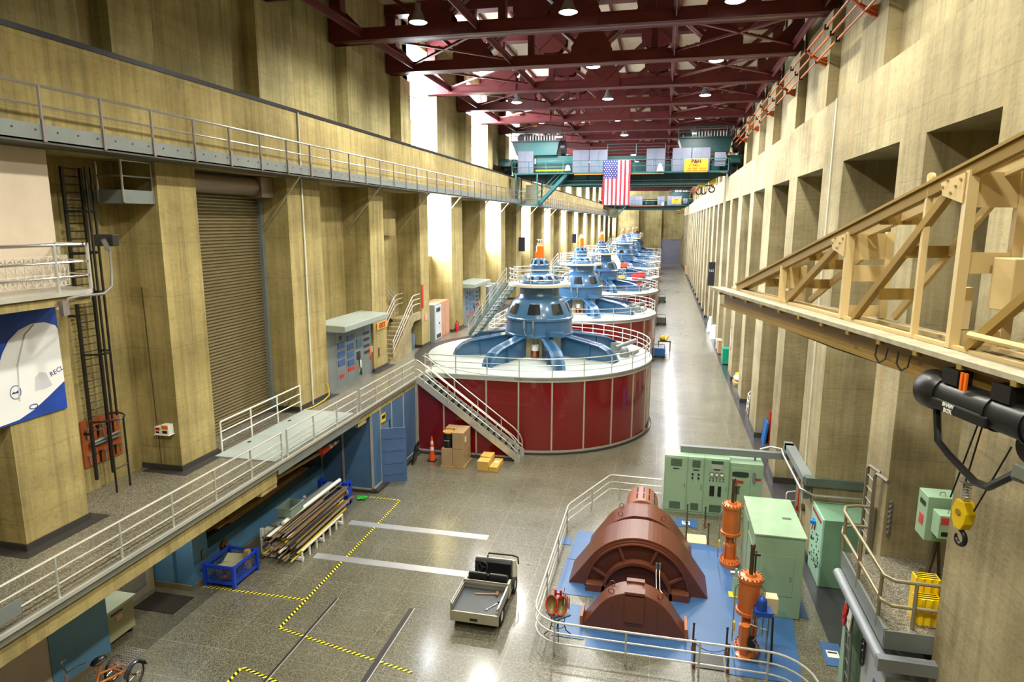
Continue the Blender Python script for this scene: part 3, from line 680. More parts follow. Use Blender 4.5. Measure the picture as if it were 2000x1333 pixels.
# ================================================================ GENERATORS
GX, R0 = -5.4, 5.06
def annulus(q, r0, r1, z0, z1, a0=0.0, a1=2*pi, n=64, c=(0, 0)):
    q.lathe([(r0, z0), (r0, z1), (r1, z1), (r1, z0), (r0, z0)], (c[0], c[1], 0), n, a0, a1)
def wrap(poly, z0, z1, off=0.0):
    """open wall following a floor path, pushed outwards by off"""
    q = MB(); n = len(poly)
    P = []
    for i, (x, y) in enumerate(poly):
        a = Vector(poly[max(0, i-1)]); b = Vector(poly[min(n-1, i+1)]); d = (b-a).normalized(); P.append((x+d.y*off, y-d.x*off))
    vs = [(x, y, z) for z in (z0, z1) for x, y in P]
    q.add(vs, [(i, i+1, n+i+1, n+i) for i in range(n-1)], True); return q
def generator(top=True):
    """built round (0,0); deck level z = DZ"""
    G = thing('generator', 'x', 'generator', (0, 0, 0))
    path = [(-3.75, -R0)] + arc(0, 0, R0, -pi/2, pi/2, 48) + [(-3.75, R0)]
    wrap(path, .12, DZ-.1).build('housing', HOUS, G)
    q = MB(); seg = [(x, y) for x, y in path]
    L = []
    for i, (a, b) in enumerate(zip(path, path[1:])): L.append((Vector(b)-Vector(a)).length)
    tot = sum(L); nb = 18
    for i in range(1, nb):
        s_ = tot*i/nb
        for (a, b), l in zip(zip(path, path[1:]), L):
            if s_ <= l:
                p = Vector(a)+(Vector(b)-Vector(a))*s_/l; d = (Vector(b)-Vector(a)).normalized(); break
            s_ -= l
        b_ = MB(); b_.cb((p.x+d.y*.015, p.y-d.x*.015, (DZ+.05)/2), (.06, .035, DZ-.2), math.atan2(d.y, d.x)); b_.build('batten', BATT, G)
    q = wrap(path, DZ-.16, DZ+.03, .05); q.v += []
    q2 = wrap(path, .06, .16, .03); k = len(q.v); q.add(q2.v, q2.f, True); q.build('rim_band', BATT, G)
    q = wrap(path, 0, .09, .12); q.build('plinth', DARKTRIM, G)
    # deck of the housing
    q = MB(); pp = [(-3.8, -R0-.05)] + arc(0, 0, R0+.05, -pi/2, pi/2, 48) + [(-3.8, R0+.05)]
    q.prism(pp, 'Z', DZ-.1, DZ+.01); q.build('top_deck', PLATE, G)
    q = MB(); annulus(q, R0+.02, R0+.62, DZ-.02, DZ+.012, math.radians(137), math.radians(223), 30); q.build('floor_ring', DARKTRIM, G)
    q = MB(); q.lathe([(0, DZ+.03), (R0, DZ+.03), (R0, DZ-.02)], (0, 0, 0), 72); q.build('floor_disc', PLATE, G)
    # spider arms
    for i in range(8):
        a = pi/8+i*pi/4; b_ = MB(); k = 0
        prof = [(1.25, DZ+.03), (1.25, DZ+.98)] + [(1.5, DZ+.98), (2.75, DZ+.78), (3.2, DZ+.7), (3.55, DZ+.55), (3.82, DZ+.3), (3.95, DZ+.03)]
        b_.prism(prof, 'Y', -.13, .13)
        tp = prof[1:]
        for (x0, z0), (x1, z1) in zip(tp, tp[1:]):
            b_.add([(x0, -.27, z0), (x0, .27, z0), (x1, .27, z1), (x1, -.27, z1), (x0, -.27, z0-.05), (x0, .27, z0-.05), (x1-.05, .27, z1-.04), (x1-.05, -.27, z1-.04)], [(0, 1, 2, 3), (7, 6, 5, 4), (0, 3, 7, 4), (1, 5, 6, 2)])
        b_.box(2.7, 2.74, -.24, .24, DZ+.03, DZ+.75)
        b_.turn(0, a); b_.build('spider_arm', GENB, G)
    q = MB(); q.lathe([(1.0, DZ+.03), (1.0, DZ+1.0), (1.3, DZ+1.0)], (0, 0, 0), 40); q.build('core', CREAM, G)
    q = MB(); q.cyl((.05, -1.2, DZ+.03), (.05, -1.2, DZ+.35), .19, 18); q.build('brush_gear', COPPER, G)
    q = MB(); q.cyl((.05, -1.2, DZ+.35), (.05, -1.2, DZ+.62), .18, 18); q.build('brush_cover', WHITE, G)
    q = MB()
    for x in (-.05, .15): q.cyl((x, -1.15, DZ+.6), (x, -1.15, DZ+1.0), .02, 6)
    q.build('brush_pipe', GREY, G)
    # servo gear on the deck, right-hand side
    q = MB(); q.box(3.2, 3.75, .9, 1.3, DZ+.03, DZ+.45); q.cyl((3.5, .3, DZ+.35), (4.35, .9, DZ+.62), .1, 12); q.cyl((3.9, -.1, DZ+.03), (3.9, -.1, DZ+.3), .22, 14); q.sphere((3.9, -.1, DZ+.3), .2, 12)
    q.tube([(3.2, .2, DZ+.06), (3.8, .6, DZ+.15), (4.3, .2, DZ+.06)], .04, 6); q.cyl((4.2, .2, DZ+.15), (4.45, .4, DZ+.25), .12, 10); q.build('servo_gear', GREY, G)
    railing('x', 'x', [(-3.7, -R0+.05)] + arc(0, 0, R0-.05, -pi/2, pi/2, 36) + [(-3.7, R0-.05)], DZ+.03, (.24, .47, .72), ALU if top else ALU, G)
    if top:
        q = MB(); q.lathe([(1.3, 4.0), (1.56, 4.0), (1.57, 4.1), (1.5, 4.13), (1.49, 4.72), (1.55, 4.74), (1.56, 4.82), (1.5, 4.86)], (0, 0, 0), 56); dm = q.build('drum', GENB, G)
        q = MB(); q.box(.75, 1.35, -1.62, -1.2, 4.1, 4.3); q.cyl((.68, -1.5, 3.85), (.68, -1.5, 4.4), .05, 8); q.build('terminal_box', GENB, dm)
        q = MB()
        for x in (-.38, .02):
            q.cyl((x, -1.58, 4.45), (x, -1.58, 4.78), .055, 8); q.tube([(x, -1.6, 4.5), (x+.02, -1.62, 4.25), (x+.2*(1 if x < 0 else -1)*.6, -1.62, 4.12)], .02, 6)
        q.build('oil_pot', GREY, dm)
        q = MB(); q.lathe([(1.5, 4.86), (1.46, 5.0), (1.22, 5.5), (1.08, 5.62), (.95, 5.72), (.9, 5.9), (.9, 6.16), (1.0, 6.2)], (0, 0, 0), 56); sh = q.build('shoulder', GENB, G)
        for i in range(8):
            a = -pi/2+(i+.02)*pi/4; w_ = MB()
            for j in range(3):
                a0, a1 = a-.2+.4*j/3, a-.2+.4*(j+1)/3
                lo = lambda an: (1.475*math.cos(an)*1.0, 1.475*math.sin(an), 5.03); hi = lambda an: (1.265*math.cos(a+(an-a)*.92), 1.265*math.sin(a+(an-a)*.92), 5.47)
                w_.add([lo(a0), lo(a1), hi(a1), hi(a0)], [(0, 1, 2, 3)], True)
            wn = w_.build('window', GLASSD, sh)
        q = MB(); q.lathe([(.8, 6.2), (1.41, 6.2), (1.41, 6.31), (.8, 6.31)], (0, 0, 0), 56); q.build('platform', M('platform_cream', (206, 200, 178), .5) if 'platform_cream' not in bpy.data.materials else bpy.data.materials['platform_cream'], G)
        rp = arc(0, 0, 1.36, math.radians(178), math.radians(178+344), 40)
        railing('x', 'x', rp, 6.31, (.22, .44, .66), ALU, G, post_every=.98, r=.02, pr=.02)
        q = MB(); q.lathe([(.95, 6.31), (.95, 6.36), (.9, 6.45), (.72, 6.66), (.6, 6.74), (.44, 6.78)], (0, 0, 0), 44); sk = q.build('exciter_dome', GENB, G)
        for i in range(12):
            a = -pi/2+(i+.5)*pi/6; w_ = MB()
            w_.add([(.915*math.cos(a-.13), .915*math.sin(a-.13), 6.45), (.915*math.cos(a+.13), .915*math.sin(a+.13), 6.45), (.755*math.cos(a+.11), .755*math.sin(a+.11), 6.64), (.755*math.cos(a-.11), .755*math.sin(a-.11), 6.64)], [(0, 1, 2, 3)]); w_.build('vent', GLASSD, sk)
        q = MB(); q.lathe([(.43, 6.76), (.43, 7.06), (.46, 7.08), (.45, 7.13), (.41, 7.16), (.3, 7.36), (.24, 7.42), (0, 7.44)], (0, 0, 0), 36); ct = q.build('cap_tower', GENB, G)
        for i in range(8):
            a = -pi/2+(i+.5)*pi/4; w_ = MB()
            w_.add([(.412*math.cos(a-.2), .412*math.sin(a-.2), 7.18), (.412*math.cos(a+.2), .412*math.sin(a+.2), 7.18), (.33*math.cos(a+.16), .33*math.sin(a+.16), 7.33), (.33*math.cos(a-.16), .33*math.sin(a-.16), 7.33)], [(0, 1, 2, 3)]); w_.build('vent', GLASSD, ct)
        q = MB(); q.lathe([(.18, 7.4), (.175, 7.95), (.12, 8.0), (0, 8.02)], (0, 0, 0), 24); q.box(-.215, -.1, -.12, .05, 7.45, 7.7); q.build('orange_cap', ORANGE, G)
        # access stair to the upper platform, rising from the gallery at the far left
        p, e_ = Vector((-4.3, 4.0, DZ)), Vector((-1.3, .1, 6.28)); d = e_-p; n_ = 14; sd = Vector((d.y, -d.x, 0)).normalized()*.27
        q = MB()
        for s in (-1, 1): q.bar(p+sd*s, e_+sd*s, .05, .2)
        q.build('stair_stringer', M('stringer_teal', (70, 96, 92), .4) if 'stringer_teal' not in bpy.data.materials else bpy.data.materials['stringer_teal'], G)
        q = MB()
        for i in range(1, n_): c = p+d*i/n_; q.cb((c.x, c.y, c.z+.04), (.2, .54, .03), math.atan2(d.y, d.x))
        q.build('stair_tread', GREY, G)
        q = MB()
        for s in (-1, 1):
            for h in (.25, .45, .68): q.tube([p+sd*s*1.05+Vector((0, 0, h)), e_+sd*s*1.05+Vector((0, 0, h))], .02, 6)
            for i in range(6): c = p+d*i/5+sd*s*1.05; q.cyl(c, c+Vector((0, 0, .68)), .02, 6)
        q.build('stair_rail', ALU, G)
    return G
GA = generator(True)
names = ['nearest blue generator with red curved housing and an N1 sign on its orange cap', 'second blue generator from the near end, with an orange cap', 'third blue generator from the near end, with an orange cap',
         None, 'fifth blue generator unit, first with its cap beyond the white-covered one', 'sixth blue generator unit counted from the near end', 'seventh blue generator unit counted from the near end', 'last blue generator unit, closest to the far end wall']
GEN = []
for i, y in enumerate(GEN_Y):
    if i == 0: GA.location = Vector((GX, y, 0))*S; GA['org'] = (GX, y, 0); GA['label'] = names[0]; GA['group'] = 'generator units'; GEN.append(GA)
    elif i == 3:
        gb = dup(GA, (GX, y, 0), label='opened fourth generator unit without its blue drum, covered in white sheeting', group='generator units', skip=('drum', 'shoulder', 'platform', 'exciter_dome', 'cap_tower', 'orange_cap', 'stair_stringer', 'stair_tread', 'stair_rail', 'core', 'brush_gear', 'brush_cover', 'brush_pipe'))
        # drop the upper platform railing copies as well
        for ch in list(gb.children):
            if ch.name.split('.')[0] in ('rail', 'post') and max(v.co.z for v in ch.data.vertices) > 5*S: bpy.data.objects.remove(ch)
        GEN.append(gb)
    else: GEN.append(dup(GA, (GX, y, 0), label=names[i], group='generator units'))
# unit sign
def unit_sign(i, txt, lab):
    y = GEN_Y[i]; t = thing('unit_sign', lab, 'sign', (GX-.03, y, 8.02))
    q = MB(); q.box(GX-.14, GX+.1, y-.02, y+.02, 8.02, 8.26); q.build('board', WHITE, t)
    q = MB(); q.text(txt, .2, (GX-.02, y-.024, 8.14), (1, 0, 0), (0, 0, 1), bold=.006); q.build('lettering', BLACK, t)
unit_sign(0, 'N1', 'small white N1 sign on top of the nearest generator')
for i, nm in ((1, 'second'), (2, 'third'), (4, 'fifth'), (5, 'sixth'), (6, 'seventh'), (7, 'last')):
    y = GEN_Y[i]; q = MB(); q.lathe([(.12, 8.0), (.12, 8.12), (.06, 8.2), (0, 8.21)], (GX, y, 0), 16); tag(q.build('beacon', M('white_cap', (236, 236, 232), .5) if i == 1 else bpy.data.materials['white_cap']), 'white beacon on the orange cap of the %s generator' % nm, 'beacon', 'white beacons')
# white sheeting and gear on the opened unit
def blob_sheet(cx, cy_, z0, rx, ry, h, n=22):
    q = MB(); rnd = random.Random(3); vs = []; fs = []
    for j in range(n+1):
        for i in range(n+1):
            u, v = i/n*2-1, j/n*2-1; d = min(1, max(abs(u), abs(v))**3)
            vs.append((cx+u*rx, cy_+v*ry, z0+h*(1-d)*(.85+.15*math.sin(5*u+3*v)*math.cos(4*v))+.04*rnd.random()))
    for j in range(n):
        for i in range(n): a = j*(n+1)+i; fs.append((a, a+1, a+n+2, a+n+1))
    return q.add(vs, fs, True)
y4 = GEN_Y[3]
tag(blob_sheet(GX-.9, y4-.5, DZ+.98, 1.9, 1.6, 1.9).build('dust_sheet', WHITE), 'white sheeting heaped over the opened fourth generator', 'sheeting')
t = thing('workbench', 'white work platform with frame in front of the white sheeting', 'work platform', (GX+.3, y4-3.0, DZ))
q = MB(); q.box(GX-1.3, GX+1.6, y4-3.3, y4-2.5, DZ+1.0, DZ+1.08); q.build('top', PLATE, t)
for x in (GX-1.2, GX+1.5):
    for y in (y4-3.2, y4-2.6): q = MB(); q.cyl((x, y, DZ+.03), (x, y, DZ+1.0), .04, 6); q.build('leg', GREY, t)
def drum_cart(name, lab, x, y, z, col, s=1.0):
    t = thing(name, lab, 'equipment', (x, y, z))
    q = MB(); q.box(x-.45*s, x+.45*s, y-.3*s, y+.3*s, z+.15*s, z+.75*s); q.build('body', col, t, .02)
    q = MB(); q.box(x-.5*s, x+.5*s, y-.35*s, y+.35*s, z+.08*s, z+.15*s); q.build('base', BLACK, t)
    for dx in (-.35, .35): q = MB(); q.cyl((x+dx*s, y-.36*s, z+.1*s), (x+dx*s, y+.36*s, z+.1*s), .1*s, 12); q.build('wheel', RUBBER, t)
    q = MB(); q.tube([(x-.4*s, y, z+.75*s), (x-.4*s, y, z+1.0*s), (x+.4*s, y, z+1.0*s), (x+.4*s, y, z+.75*s)], .03*s, 6); q.build('handle', BLACK, t)
drum_cart('compressor', 'orange-red machine on the work platform in front of the white sheeting', GX+1.35, y4-2.9, DZ+1.08, M('machine_orange', (220, 82, 50), .4), .8)
drum_cart('welding_set', 'bright red machine on the deck right of the opened fourth generator', GX+3.2, y4-3.2, DZ+.03, REDP, 1.0)
y3 = GEN_Y[2]
drum_cart('pump_set', 'small red machine on the right of the third generator deck', GX+3.4, y3+1.0, DZ+.03, REDP, .7)
q = MB(); q.box(GX+.95, GX+1.6, y4-R0-.09, y4-R0-.07, DZ+.2, DZ+.55); tag(q.build('warning_sign', YELL), 'yellow warning sign on the railing of the opened fourth generator', 'sign')
q = MB(); q.box(GX+2.3, GX+2.95, y4-R0+.5, y4-R0+.53, DZ+.05, DZ+.6); tag(q.build('warning_sign', M('sign_pink', (222, 60, 80), .5)), 'red warning sign beside the yellow one on the fourth generator', 'sign')
# machines standing on the floor beside the housings
drum_cart('floor_machine', 'blue floor machine standing beside the second red housing', .0, 44.8, 0, M('machine_blue', (40, 96, 160), .4), .9)
t = thing('tool_cart', 'dark tool trolley on the floor beside the second red housing', 'trolley', (.35, 47.3, 0))
q = MB(); q.box(-.1, .8, 46.9, 47.7, .7, .76); q.build('tray', BLACK, t)
for x in (-.05, .75):
    for y in (46.95, 47.65): q = MB(); q.cyl((x, y, 0), (x, y, .7), .03, 6); q.build('leg', BLACK, t)
q = MB(); q.sphere((.2, 47.2, .92), .2, 10); q.cyl((.4, 47.2, .76), (.6, 47.4, 1.05), .08, 8); q.build('tools', YELL, t)
for i, (y, lab) in enumerate(((59.8, 'low dark cart on the floor beside the third red housing'), (77, 'low dark cart on the floor beside the fourth red housing'))):
    drum_cart('floor_cart', lab, .1, y, 0, M('cart_green', (90, 104, 84), .5) if i == 0 else bpy.data.materials['cart_green'], .9)
# stair from the gallery to the floor in front of the nearest housing
st = thing('access_stair', 'metal stair descending from the gallery along the nearest red housing', 'stair', (-7.1, 23.6, 0))
A, B = Vector((-9.05, 0, DZ)), Vector((-5.05, 0, .05)); d = B-A
for y in (23.25, 24.02):
    q = MB(); q.bar((A.x, y, A.z-.05), (B.x, y, B.z+.08), .06, .26); q.box(-9.15, -8.95, y-.036, y+.036, DZ-.2, DZ+.05); q.box(-5.2, -4.98, y-.036, y+.036, 0, .2); q.build('stringer', ALU, st)
for i in range(1, 17):
    c = A+d*i/17; q = MB(); q.box(c.x-.13, c.x+.13, 23.28, 24.0, c.z-.02, c.z+.02); q.box(c.x+.1, c.x+.13, 23.28, 24.0, c.z-.06, c.z+.02); q.build('tread', M('tread_grey', (84, 88, 84), .5) if 'tread_grey' not in bpy.data.materials else bpy.data.materials['tread_grey'], st)
for y in (23.22, 24.04):
    q = MB()
    for h in (.72, .36):
        q.tube([(A.x-.05, y, A.z+h), (A.x+.1, y, A.z+h-.05), (B.x-.35, y, B.z+h+.33), (B.x-.12, y, B.z+h+.08), (B.x-.02, y, B.z+h-.15 if h > .5 else B.z+h)] + ([(B.x-.0, y, .05)] if h > .5 else []), .024, 6)
    q.build('handrail', ALU, st)
    for i in range(4):
        c = A+d*(i+.3)/4.2; q = MB(); q.cyl((c.x, y, c.z), (c.x, y, c.z+.72), .022, 6); q.build('post', ALU, st)
q = MB(); q.prism([(-9.15, .12), (-9.15, DZ-.25), (-8.9, DZ-.25), (-5.4, .12)], 'Y', 23.42, 23.47); up = q.build('under_panel', HOUS, st)
q = MB(); q.bar((-8.95, 23.4, DZ-.3), (-5.35, 23.4, .14), .04, .07); q.box(-9.15, -5.3, 23.38, 23.42, .1, .16); q.box(-9.16, -9.1, 23.38, 23.42, .1, DZ-.25)
for x, z in ((-8.05, 2.15), (-6.75, 1.15)): q.box(x-.03, x+.03, 23.38, 23.42, .12, z)
q.build('batten', BATT, up)
q = MB(); q.box(-9.15, -5.1, 23.3, 23.45, 0, .09); q.build('plinth', DARKTRIM, up)
# ================================================================ LEFT SIDE: WALKWAY, GALLERY, LOWER FLOOR
# high walkway on the left wall
wk = thing('high_walkway', 'long grey steel walkway with handrail bracketed to the left concrete beam', 'walkway', (-10.75, 40, 10.3))
q = MB(); q.box(-10.42, -10.38, Y0, 146, 10.33, 10.62); q.build('toe_plate', GREY, wk)
q = MB(); q.box(-11.07, -10.38, Y0, 146, 10.3, 10.36); q.build('deck', M('walk_dark', (84, 84, 78), .6, .2), wk)
q = MB()
for i in range(120): q.box(-10.375, -10.372, 1+i*.42, 1.03+i*.42, 10.5, 10.53)
q.build('bolt_row', BLACK, wk)
q = MB()
for z, r in ((11.25, .026), (10.93, .018)): q.tube([(-10.4, Y0, z), (-10.4, 146, z)], r, 6)
q.build('handrail', STEEL, wk)
for i in range(100):
    y = 4.52+1.26*i; q = MB(); q.box(-10.37, -10.345, y-.03, y+.03, 10.33, 10.7); q.cyl((-10.385, y, 10.4), (-10.385, y, 11.25), .026, 6)
    q.build('post', M('post_mauve', (132, 122, 122), .5) if i == 0 else bpy.data.materials['post_mauve'], wk)
BG = M('brace_grey', (160, 150, 110), .5)
for a, b in LP[5:16]: q = MB(); q.bar((-10.42, a-.35, 10.32), (-12.1, a-.1, 8.5), .05, .05); q.build('brace', BG, wk)
# white conduits on the beam
for x, y, z0, z1, lab in ((-11.05, 18.95, DZ, 12.28, 'thin white conduit running down the left wide pillar and beam'),):
    q = MB(); q.cyl((x, y, z0), (x, y, z1), .03, 8); tag(q.build('conduit', M('conduit_white', (214, 214, 204), .5)), lab, 'conduit')
q = MB(); q.cyl((4.1, 18.75, 0), (4.1, 18.75, 12.1), .018, 8); tag(q.build('conduit', bpy.data.materials['conduit_white']), 'thin white cord hanging down the right wall beam', 'conduit')

# gallery edge railing, in sections
H3 = (.26, .5, .73)
railing('gallery_railing', 'three-bar metal railing along the near part of the gallery edge', [(-9.13, 2.0), (-9.13, 14.05)], DZ, H3, ALU, posts=[(-9.13, 14.05-1.27*i) for i in range(10)])
railing('gallery_railing', 'three-bar metal railing section beside the white floor plate', [(-9.13, 14.3), (-9.13, 18.25)], DZ, H3, ALU)
railing('gallery_railing', 'three-bar metal railing section between white floor plate and metal stair', [(-9.13, 18.5), (-9.13, 23.15)], DZ, H3, ALU)
railing('guard_railing', 'free-standing white guard rail in front of the roller shutter', [(-11.0, 14.25), (-11.05, 18.2)], DZ, (.3, .55, .82), WHITE, post_every=1.3)
q = MB(); q.box(-9.1, -9.08, 6.55, 7.05, DZ+.18, DZ+.42); tag(q.build('blank_plate', GREY), 'small blank grey plate wired to the near gallery railing', 'plate')
for i, c in enumerate(GEN_Y[:4]):
    railing('gap_railing', 'white railing along the gallery edge just beyond the %s red housing' % ORD[i], [(-9.13, c+5.1), (-9.13, GEN_Y[i+1]-5.1)], DZ, H3, WHITE)
# floodlit balcony with ornate panels at the far left
bl = thing('balcony', 'curved balcony with bright rails and ornate white panels above the blue banner', 'balcony', (-10.6, 8.5, 7.4))
edge = [(-10.0, 5.0), (-10.0, 9.7), (-10.03, 9.84), (-10.12, 9.95), (-10.3, 10.02), (-10.7, 10.12), (-11.05, 10.18)]
q = MB(); q.prism(edge + [(-11.08, 5.0)], 'Z', 7.72, 7.8); q.build('floor_slab', ALU, bl)
q = MB(); q.prism([(x-.06, y) for x, y in edge] + [(-11.08, 5.0)], 'Z', 7.56, 7.72); q.build('underside', CONC_L, bl)
q = MB()
for h in (.25, .5, .8): q.tube([(x-.03, y, 7.8+h) for x, y in edge], .028 if h > .7 else .02, 8)
q.build('rail', CHROME, bl)
for x, y in ((-10.03, 9.17), (-10.1, 9.9), (-10.03, 7.9), (-11.0, 10.15)): q = MB(); q.cyl((x, y, 7.8), (x, y, 8.62), .03, 8); q.build('post', ALU, bl)
ins = [(-10.32, 5.0), (-10.32, 9.5), (-10.4, 9.75), (-10.6, 9.9), (-11.0, 10.0)]
q = MB()
for (x0, y0), (x1, y1) in zip(ins, ins[1:]):
    a, b = Vector((x0, y0, 0)), Vector((x1, y1, 0)); L = (b-a).length; n_ = max(1, round(L/.16))
    for z in (7.88, 8.08, 8.28, 8.4): q.bar(a+Vector((0, 0, z)), b+Vector((0, 0, z)), .015, .016)
    for i in range(n_):
        p0 = a+(b-a)*i/n_; p1 = a+(b-a)*(i+1)/n_
        for z0, z1 in ((7.88, 8.08), (8.08, 8.28), (8.28, 8.4)):
            q.bar(p0+Vector((0, 0, z0)), p1+Vector((0, 0, z1)), .012, .012); q.bar(p0+Vector((0, 0, z1)), p1+Vector((0, 0, z0)), .012, .012)
        q.bar(p0+Vector((0, 0, 7.88)), p0+Vector((0, 0, 8.4)), .016, .016)
q.build('ornate_panel', M('ornate_white', (214, 206, 192), .4), bl)
# floodlight on a bent arm beside the balcony
fl = thing('floodlight', 'black floodlight on a bent grey pipe arm beside the balcony', 'floodlight', (-10.6, 10.3, 8.4))
q = MB(); q.tube([(-9.98, 9.2, 7.5), (-9.96, 9.25, 7.68), (-9.98, 9.5, 7.7), (-10.05, 10.1, 7.68), (-10.2, 10.45, 7.78), (-10.3, 10.6, 8.05), (-10.32, 10.62, 8.5)], .026, 8); q.build('arm', M('arm_grey', (120, 120, 112), .45, .2), fl)
q = MB(); q.box(-10.04, -9.95, 9.14, 9.26, 7.4, 7.66); q.build('bracket', M('bracket_steel', (150, 140, 140), .4, .4), fl)
q = MB(); q.cb((-10.42, 10.68, 8.64), (.36, .2, .22), .2); q.build('lamp_head', BLACK, fl, .01)
q = MB(); q.cyl((-10.32, 10.6, 8.46), (-10.32, 10.5, 8.66), .045, 8); q.build('swivel', STEEL, fl)
# banner
bn = thing('banner', 'blue banner with a white dam emblem hanging on the first left pillar', 'banner', (-11.0, 9.2, 5.4))
q = MB(); q.box(-11.06, -11.04, 7.4, 9.98, 5.47, 7.45); q.build('cloth', M('banner_blue', (14, 66, 168), .65, var=.3, vscale=2.5), bn)
X_ = -11.035
q = MB(); pts = [(9.97, 7.0), (9.93, 7.08), (9.72, 7.17), (9.45, 7.18), (9.2, 7.1), (9.0, 6.95), (8.86, 6.75), (8.7, 6.4), (8.4, 6.2), (7.4, 5.9), (7.4, 5.5), (8.7, 5.5), (9.0, 5.52), (9.3, 5.62), (9.6, 5.78), (9.98, 6.0)]
q.prism(pts, 'X', X_-.004, X_); q.build('dam_emblem', M('banner_white', (228, 230, 234), .6, var=.04), bn)
q = MB(); q.prism([(9.36, 5.95), (9.4, 6.2), (9.5, 6.28), (9.62, 6.24), (9.72, 5.98), (9.6, 5.95)], 'X', X_, X_+.002)
q.tube([(X_, 9.05, 5.85), (X_, 9.1, 6.5), (X_, 9.3, 7.0), (X_, 9.5, 7.16)], .018, 4); q.build('emblem_shade', M('banner_grey', (196, 200, 208), .6), bn)
q = MB(); q.text('RECL', .13, (X_+.002, 9.84, 6.22), (0, math.cos(.3), math.sin(.3)), (0, -math.sin(.3), math.cos(.3)), .002)
q.build('lettering', M('banner_ink', (30, 50, 120), .6), bn)
q = MB(); q.tube([(X_, 9.0+.1*math.cos(a), 6.02+.12*math.sin(a)) for a in [2*pi*i/16 for i in range(16)]], .008, 4, True); q.prism([(8.92, 6.0), (8.96, 6.04), (9.0, 6.02), (9.05, 6.05), (9.08, 6.0)], 'X', X_, X_+.003)
q.tube([(X_, 9.3+.08*math.cos(a), 5.68+.04*math.sin(a)) for a in [2*pi*i/16 for i in range(16)]], .01, 4, True); q.build('seal', bpy.data.materials['banner_ink'], bn)
# caged ladder in the first bay
ld = thing('caged_ladder', 'tall black ladder with safety hoops in the first left bay', 'ladder', (-12.0, 11.6, DZ))
q = MB()
for y in (11.35, 11.8): q.box(-12.02, -11.97, y-.03, y+.03, DZ+.3, 10.1)
q.build('side_rail', BLACK, ld)
q = MB()
for i in range(36): q.cyl((-12.0, 11.35, DZ+1.4+i*.16), (-12.0, 11.8, DZ+1.4+i*.16), .011, 5)
q.build('rung', BLACK, ld)
for z in (4.75, 6.2, 7.5, 8.35, 9.2):
    q = MB(); rr = .36 if z > 5 else .5; q.tube([(-12.0, 11.35, z)] + [(-12.0+rr*1.15*math.sin(a)*(1), 11.575-rr*math.cos(a)*.8, z) for a in [pi*i/10 for i in range(1, 10)]] + [(-12.0, 11.8, z)], .022, 4); q.build('hoop', BLACK, ld)
q = MB()
for a in (.45*pi, .75*pi): q.box(-12+.41*math.sin(a)-.015, -12+.41*math.sin(a)+.015, 11.575-.29*math.cos(a)-.02, 11.575-.29*math.cos(a)+.02, 4.75, 10.1)
q.box(-12.2, -11.97, 11.3, 11.34, 7.0, 7.05); q.box(-12.2, -11.97, 11.3, 11.34, 4.4, 4.45); q.build('cage_strip', BLACK, ld)
q = MB(); q.cyl((-11.62, 11.85, DZ), (-11.62, 11.85, 4.7), .022, 6); q.cyl((-11.6, 11.45, DZ), (-11.6, 11.45, 4.7), .022, 6); q.cyl((-11.6, 11.45, 3.6), (-11.62, 11.85, 3.6), .015, 6); q.build('lower_support', BLACK, ld)
# small high platform
pf = thing('wall_platform', 'small grey railed platform high in the first left bay below the walkway', 'platform', (-11.4, 12.4, 9.4))
q = MB(); q.box(-12.2, -11.15, 12.0, 12.87, 9.38, 9.66); q.build('side_plate', GREY, pf)
q = MB()
for z in (9.95, 10.27): q.tube([(-11.8, 12.0, z), (-11.17, 12.0, z), (-11.17, 12.85, z)], .02, 6)
q.build('rail', STEEL, pf)
for x, y in ((-11.8, 12.0), (-11.17, 12.0), (-11.17, 12.85)): q = MB(); q.cyl((x, y, 9.4), (x, y, 10.28), .025, 6); q.build('post', STEEL, pf)
# tool board
tb = thing('tool_board', 'orange-brown pegboard hung with dark tools behind the caged ladder', 'tool board', (-12.17, 11.8, 3.7))
q = MB(); q.box(-12.19, -12.16, 11.25, 12.3, 3.65, 4.7); q.build('board', M('peg_orange', (164, 84, 36), .7), tb)
rnd = random.Random(5)
for r, z in enumerate((4.45, 3.85)):
    for i in range(7):
        y = 11.38+i*.14; h = .1+.12*rnd.random(); q = MB(); q.box(-12.16, -12.13, y-.015, y+.015, z-h, z+.05); q.cb((-12.145, y, z+.05), (.03, .07, .05), 0); q.build('tool', BLACK if i % 3 else STEEL, tb)
q = MB(); q.box(-12.16, -12.05, 11.4, 12.2, 4.12, 4.15); q.cyl((-12.1, 11.4, 4.18), (-12.1, 12.2, 4.22), .03, 6); q.build('tool_shelf', GREY, tb)
# first-aid style boxes on the pillar side
t = thing('box_shelf', 'small white shelf fixed on the side of the second left pillar', 'shelf', (-11.4, 12.8, 4.0))
q = MB(); q.box(-11.62, -11.2, 12.68, 12.88, 4.0, 4.02); q.build('shelf_plate', WHITE, t)
for y0, w_, h_, lab in ((-11.6, .16, .18, 'smaller white and red box on the shelf of the second left pillar'), (-11.42, .2, .24, 'larger white and orange box on the shelf of the second left pillar')):
    t = thing('supply_box', lab, 'box', (y0+w_/2, 12.78, 4.02), 'supply boxes on the small shelf')
    q = MB(); q.box(y0, y0+w_, 12.7, 12.87, 4.02, 4.02+h_); q.build('carton', WHITE, t)
    q = MB(); q.box(y0+.02, y0+w_-.02, 12.697, 12.7, 4.02+h_*.55, 4.02+h_*.9); q.build('label_band', ORANGE if w_ > .18 else REDP, t)
    q = MB(); q.box(y0+.03, y0+w_-.04, 12.697, 12.7, 4.05, 4.02+h_*.4); q.build('slot', BLACK, t)
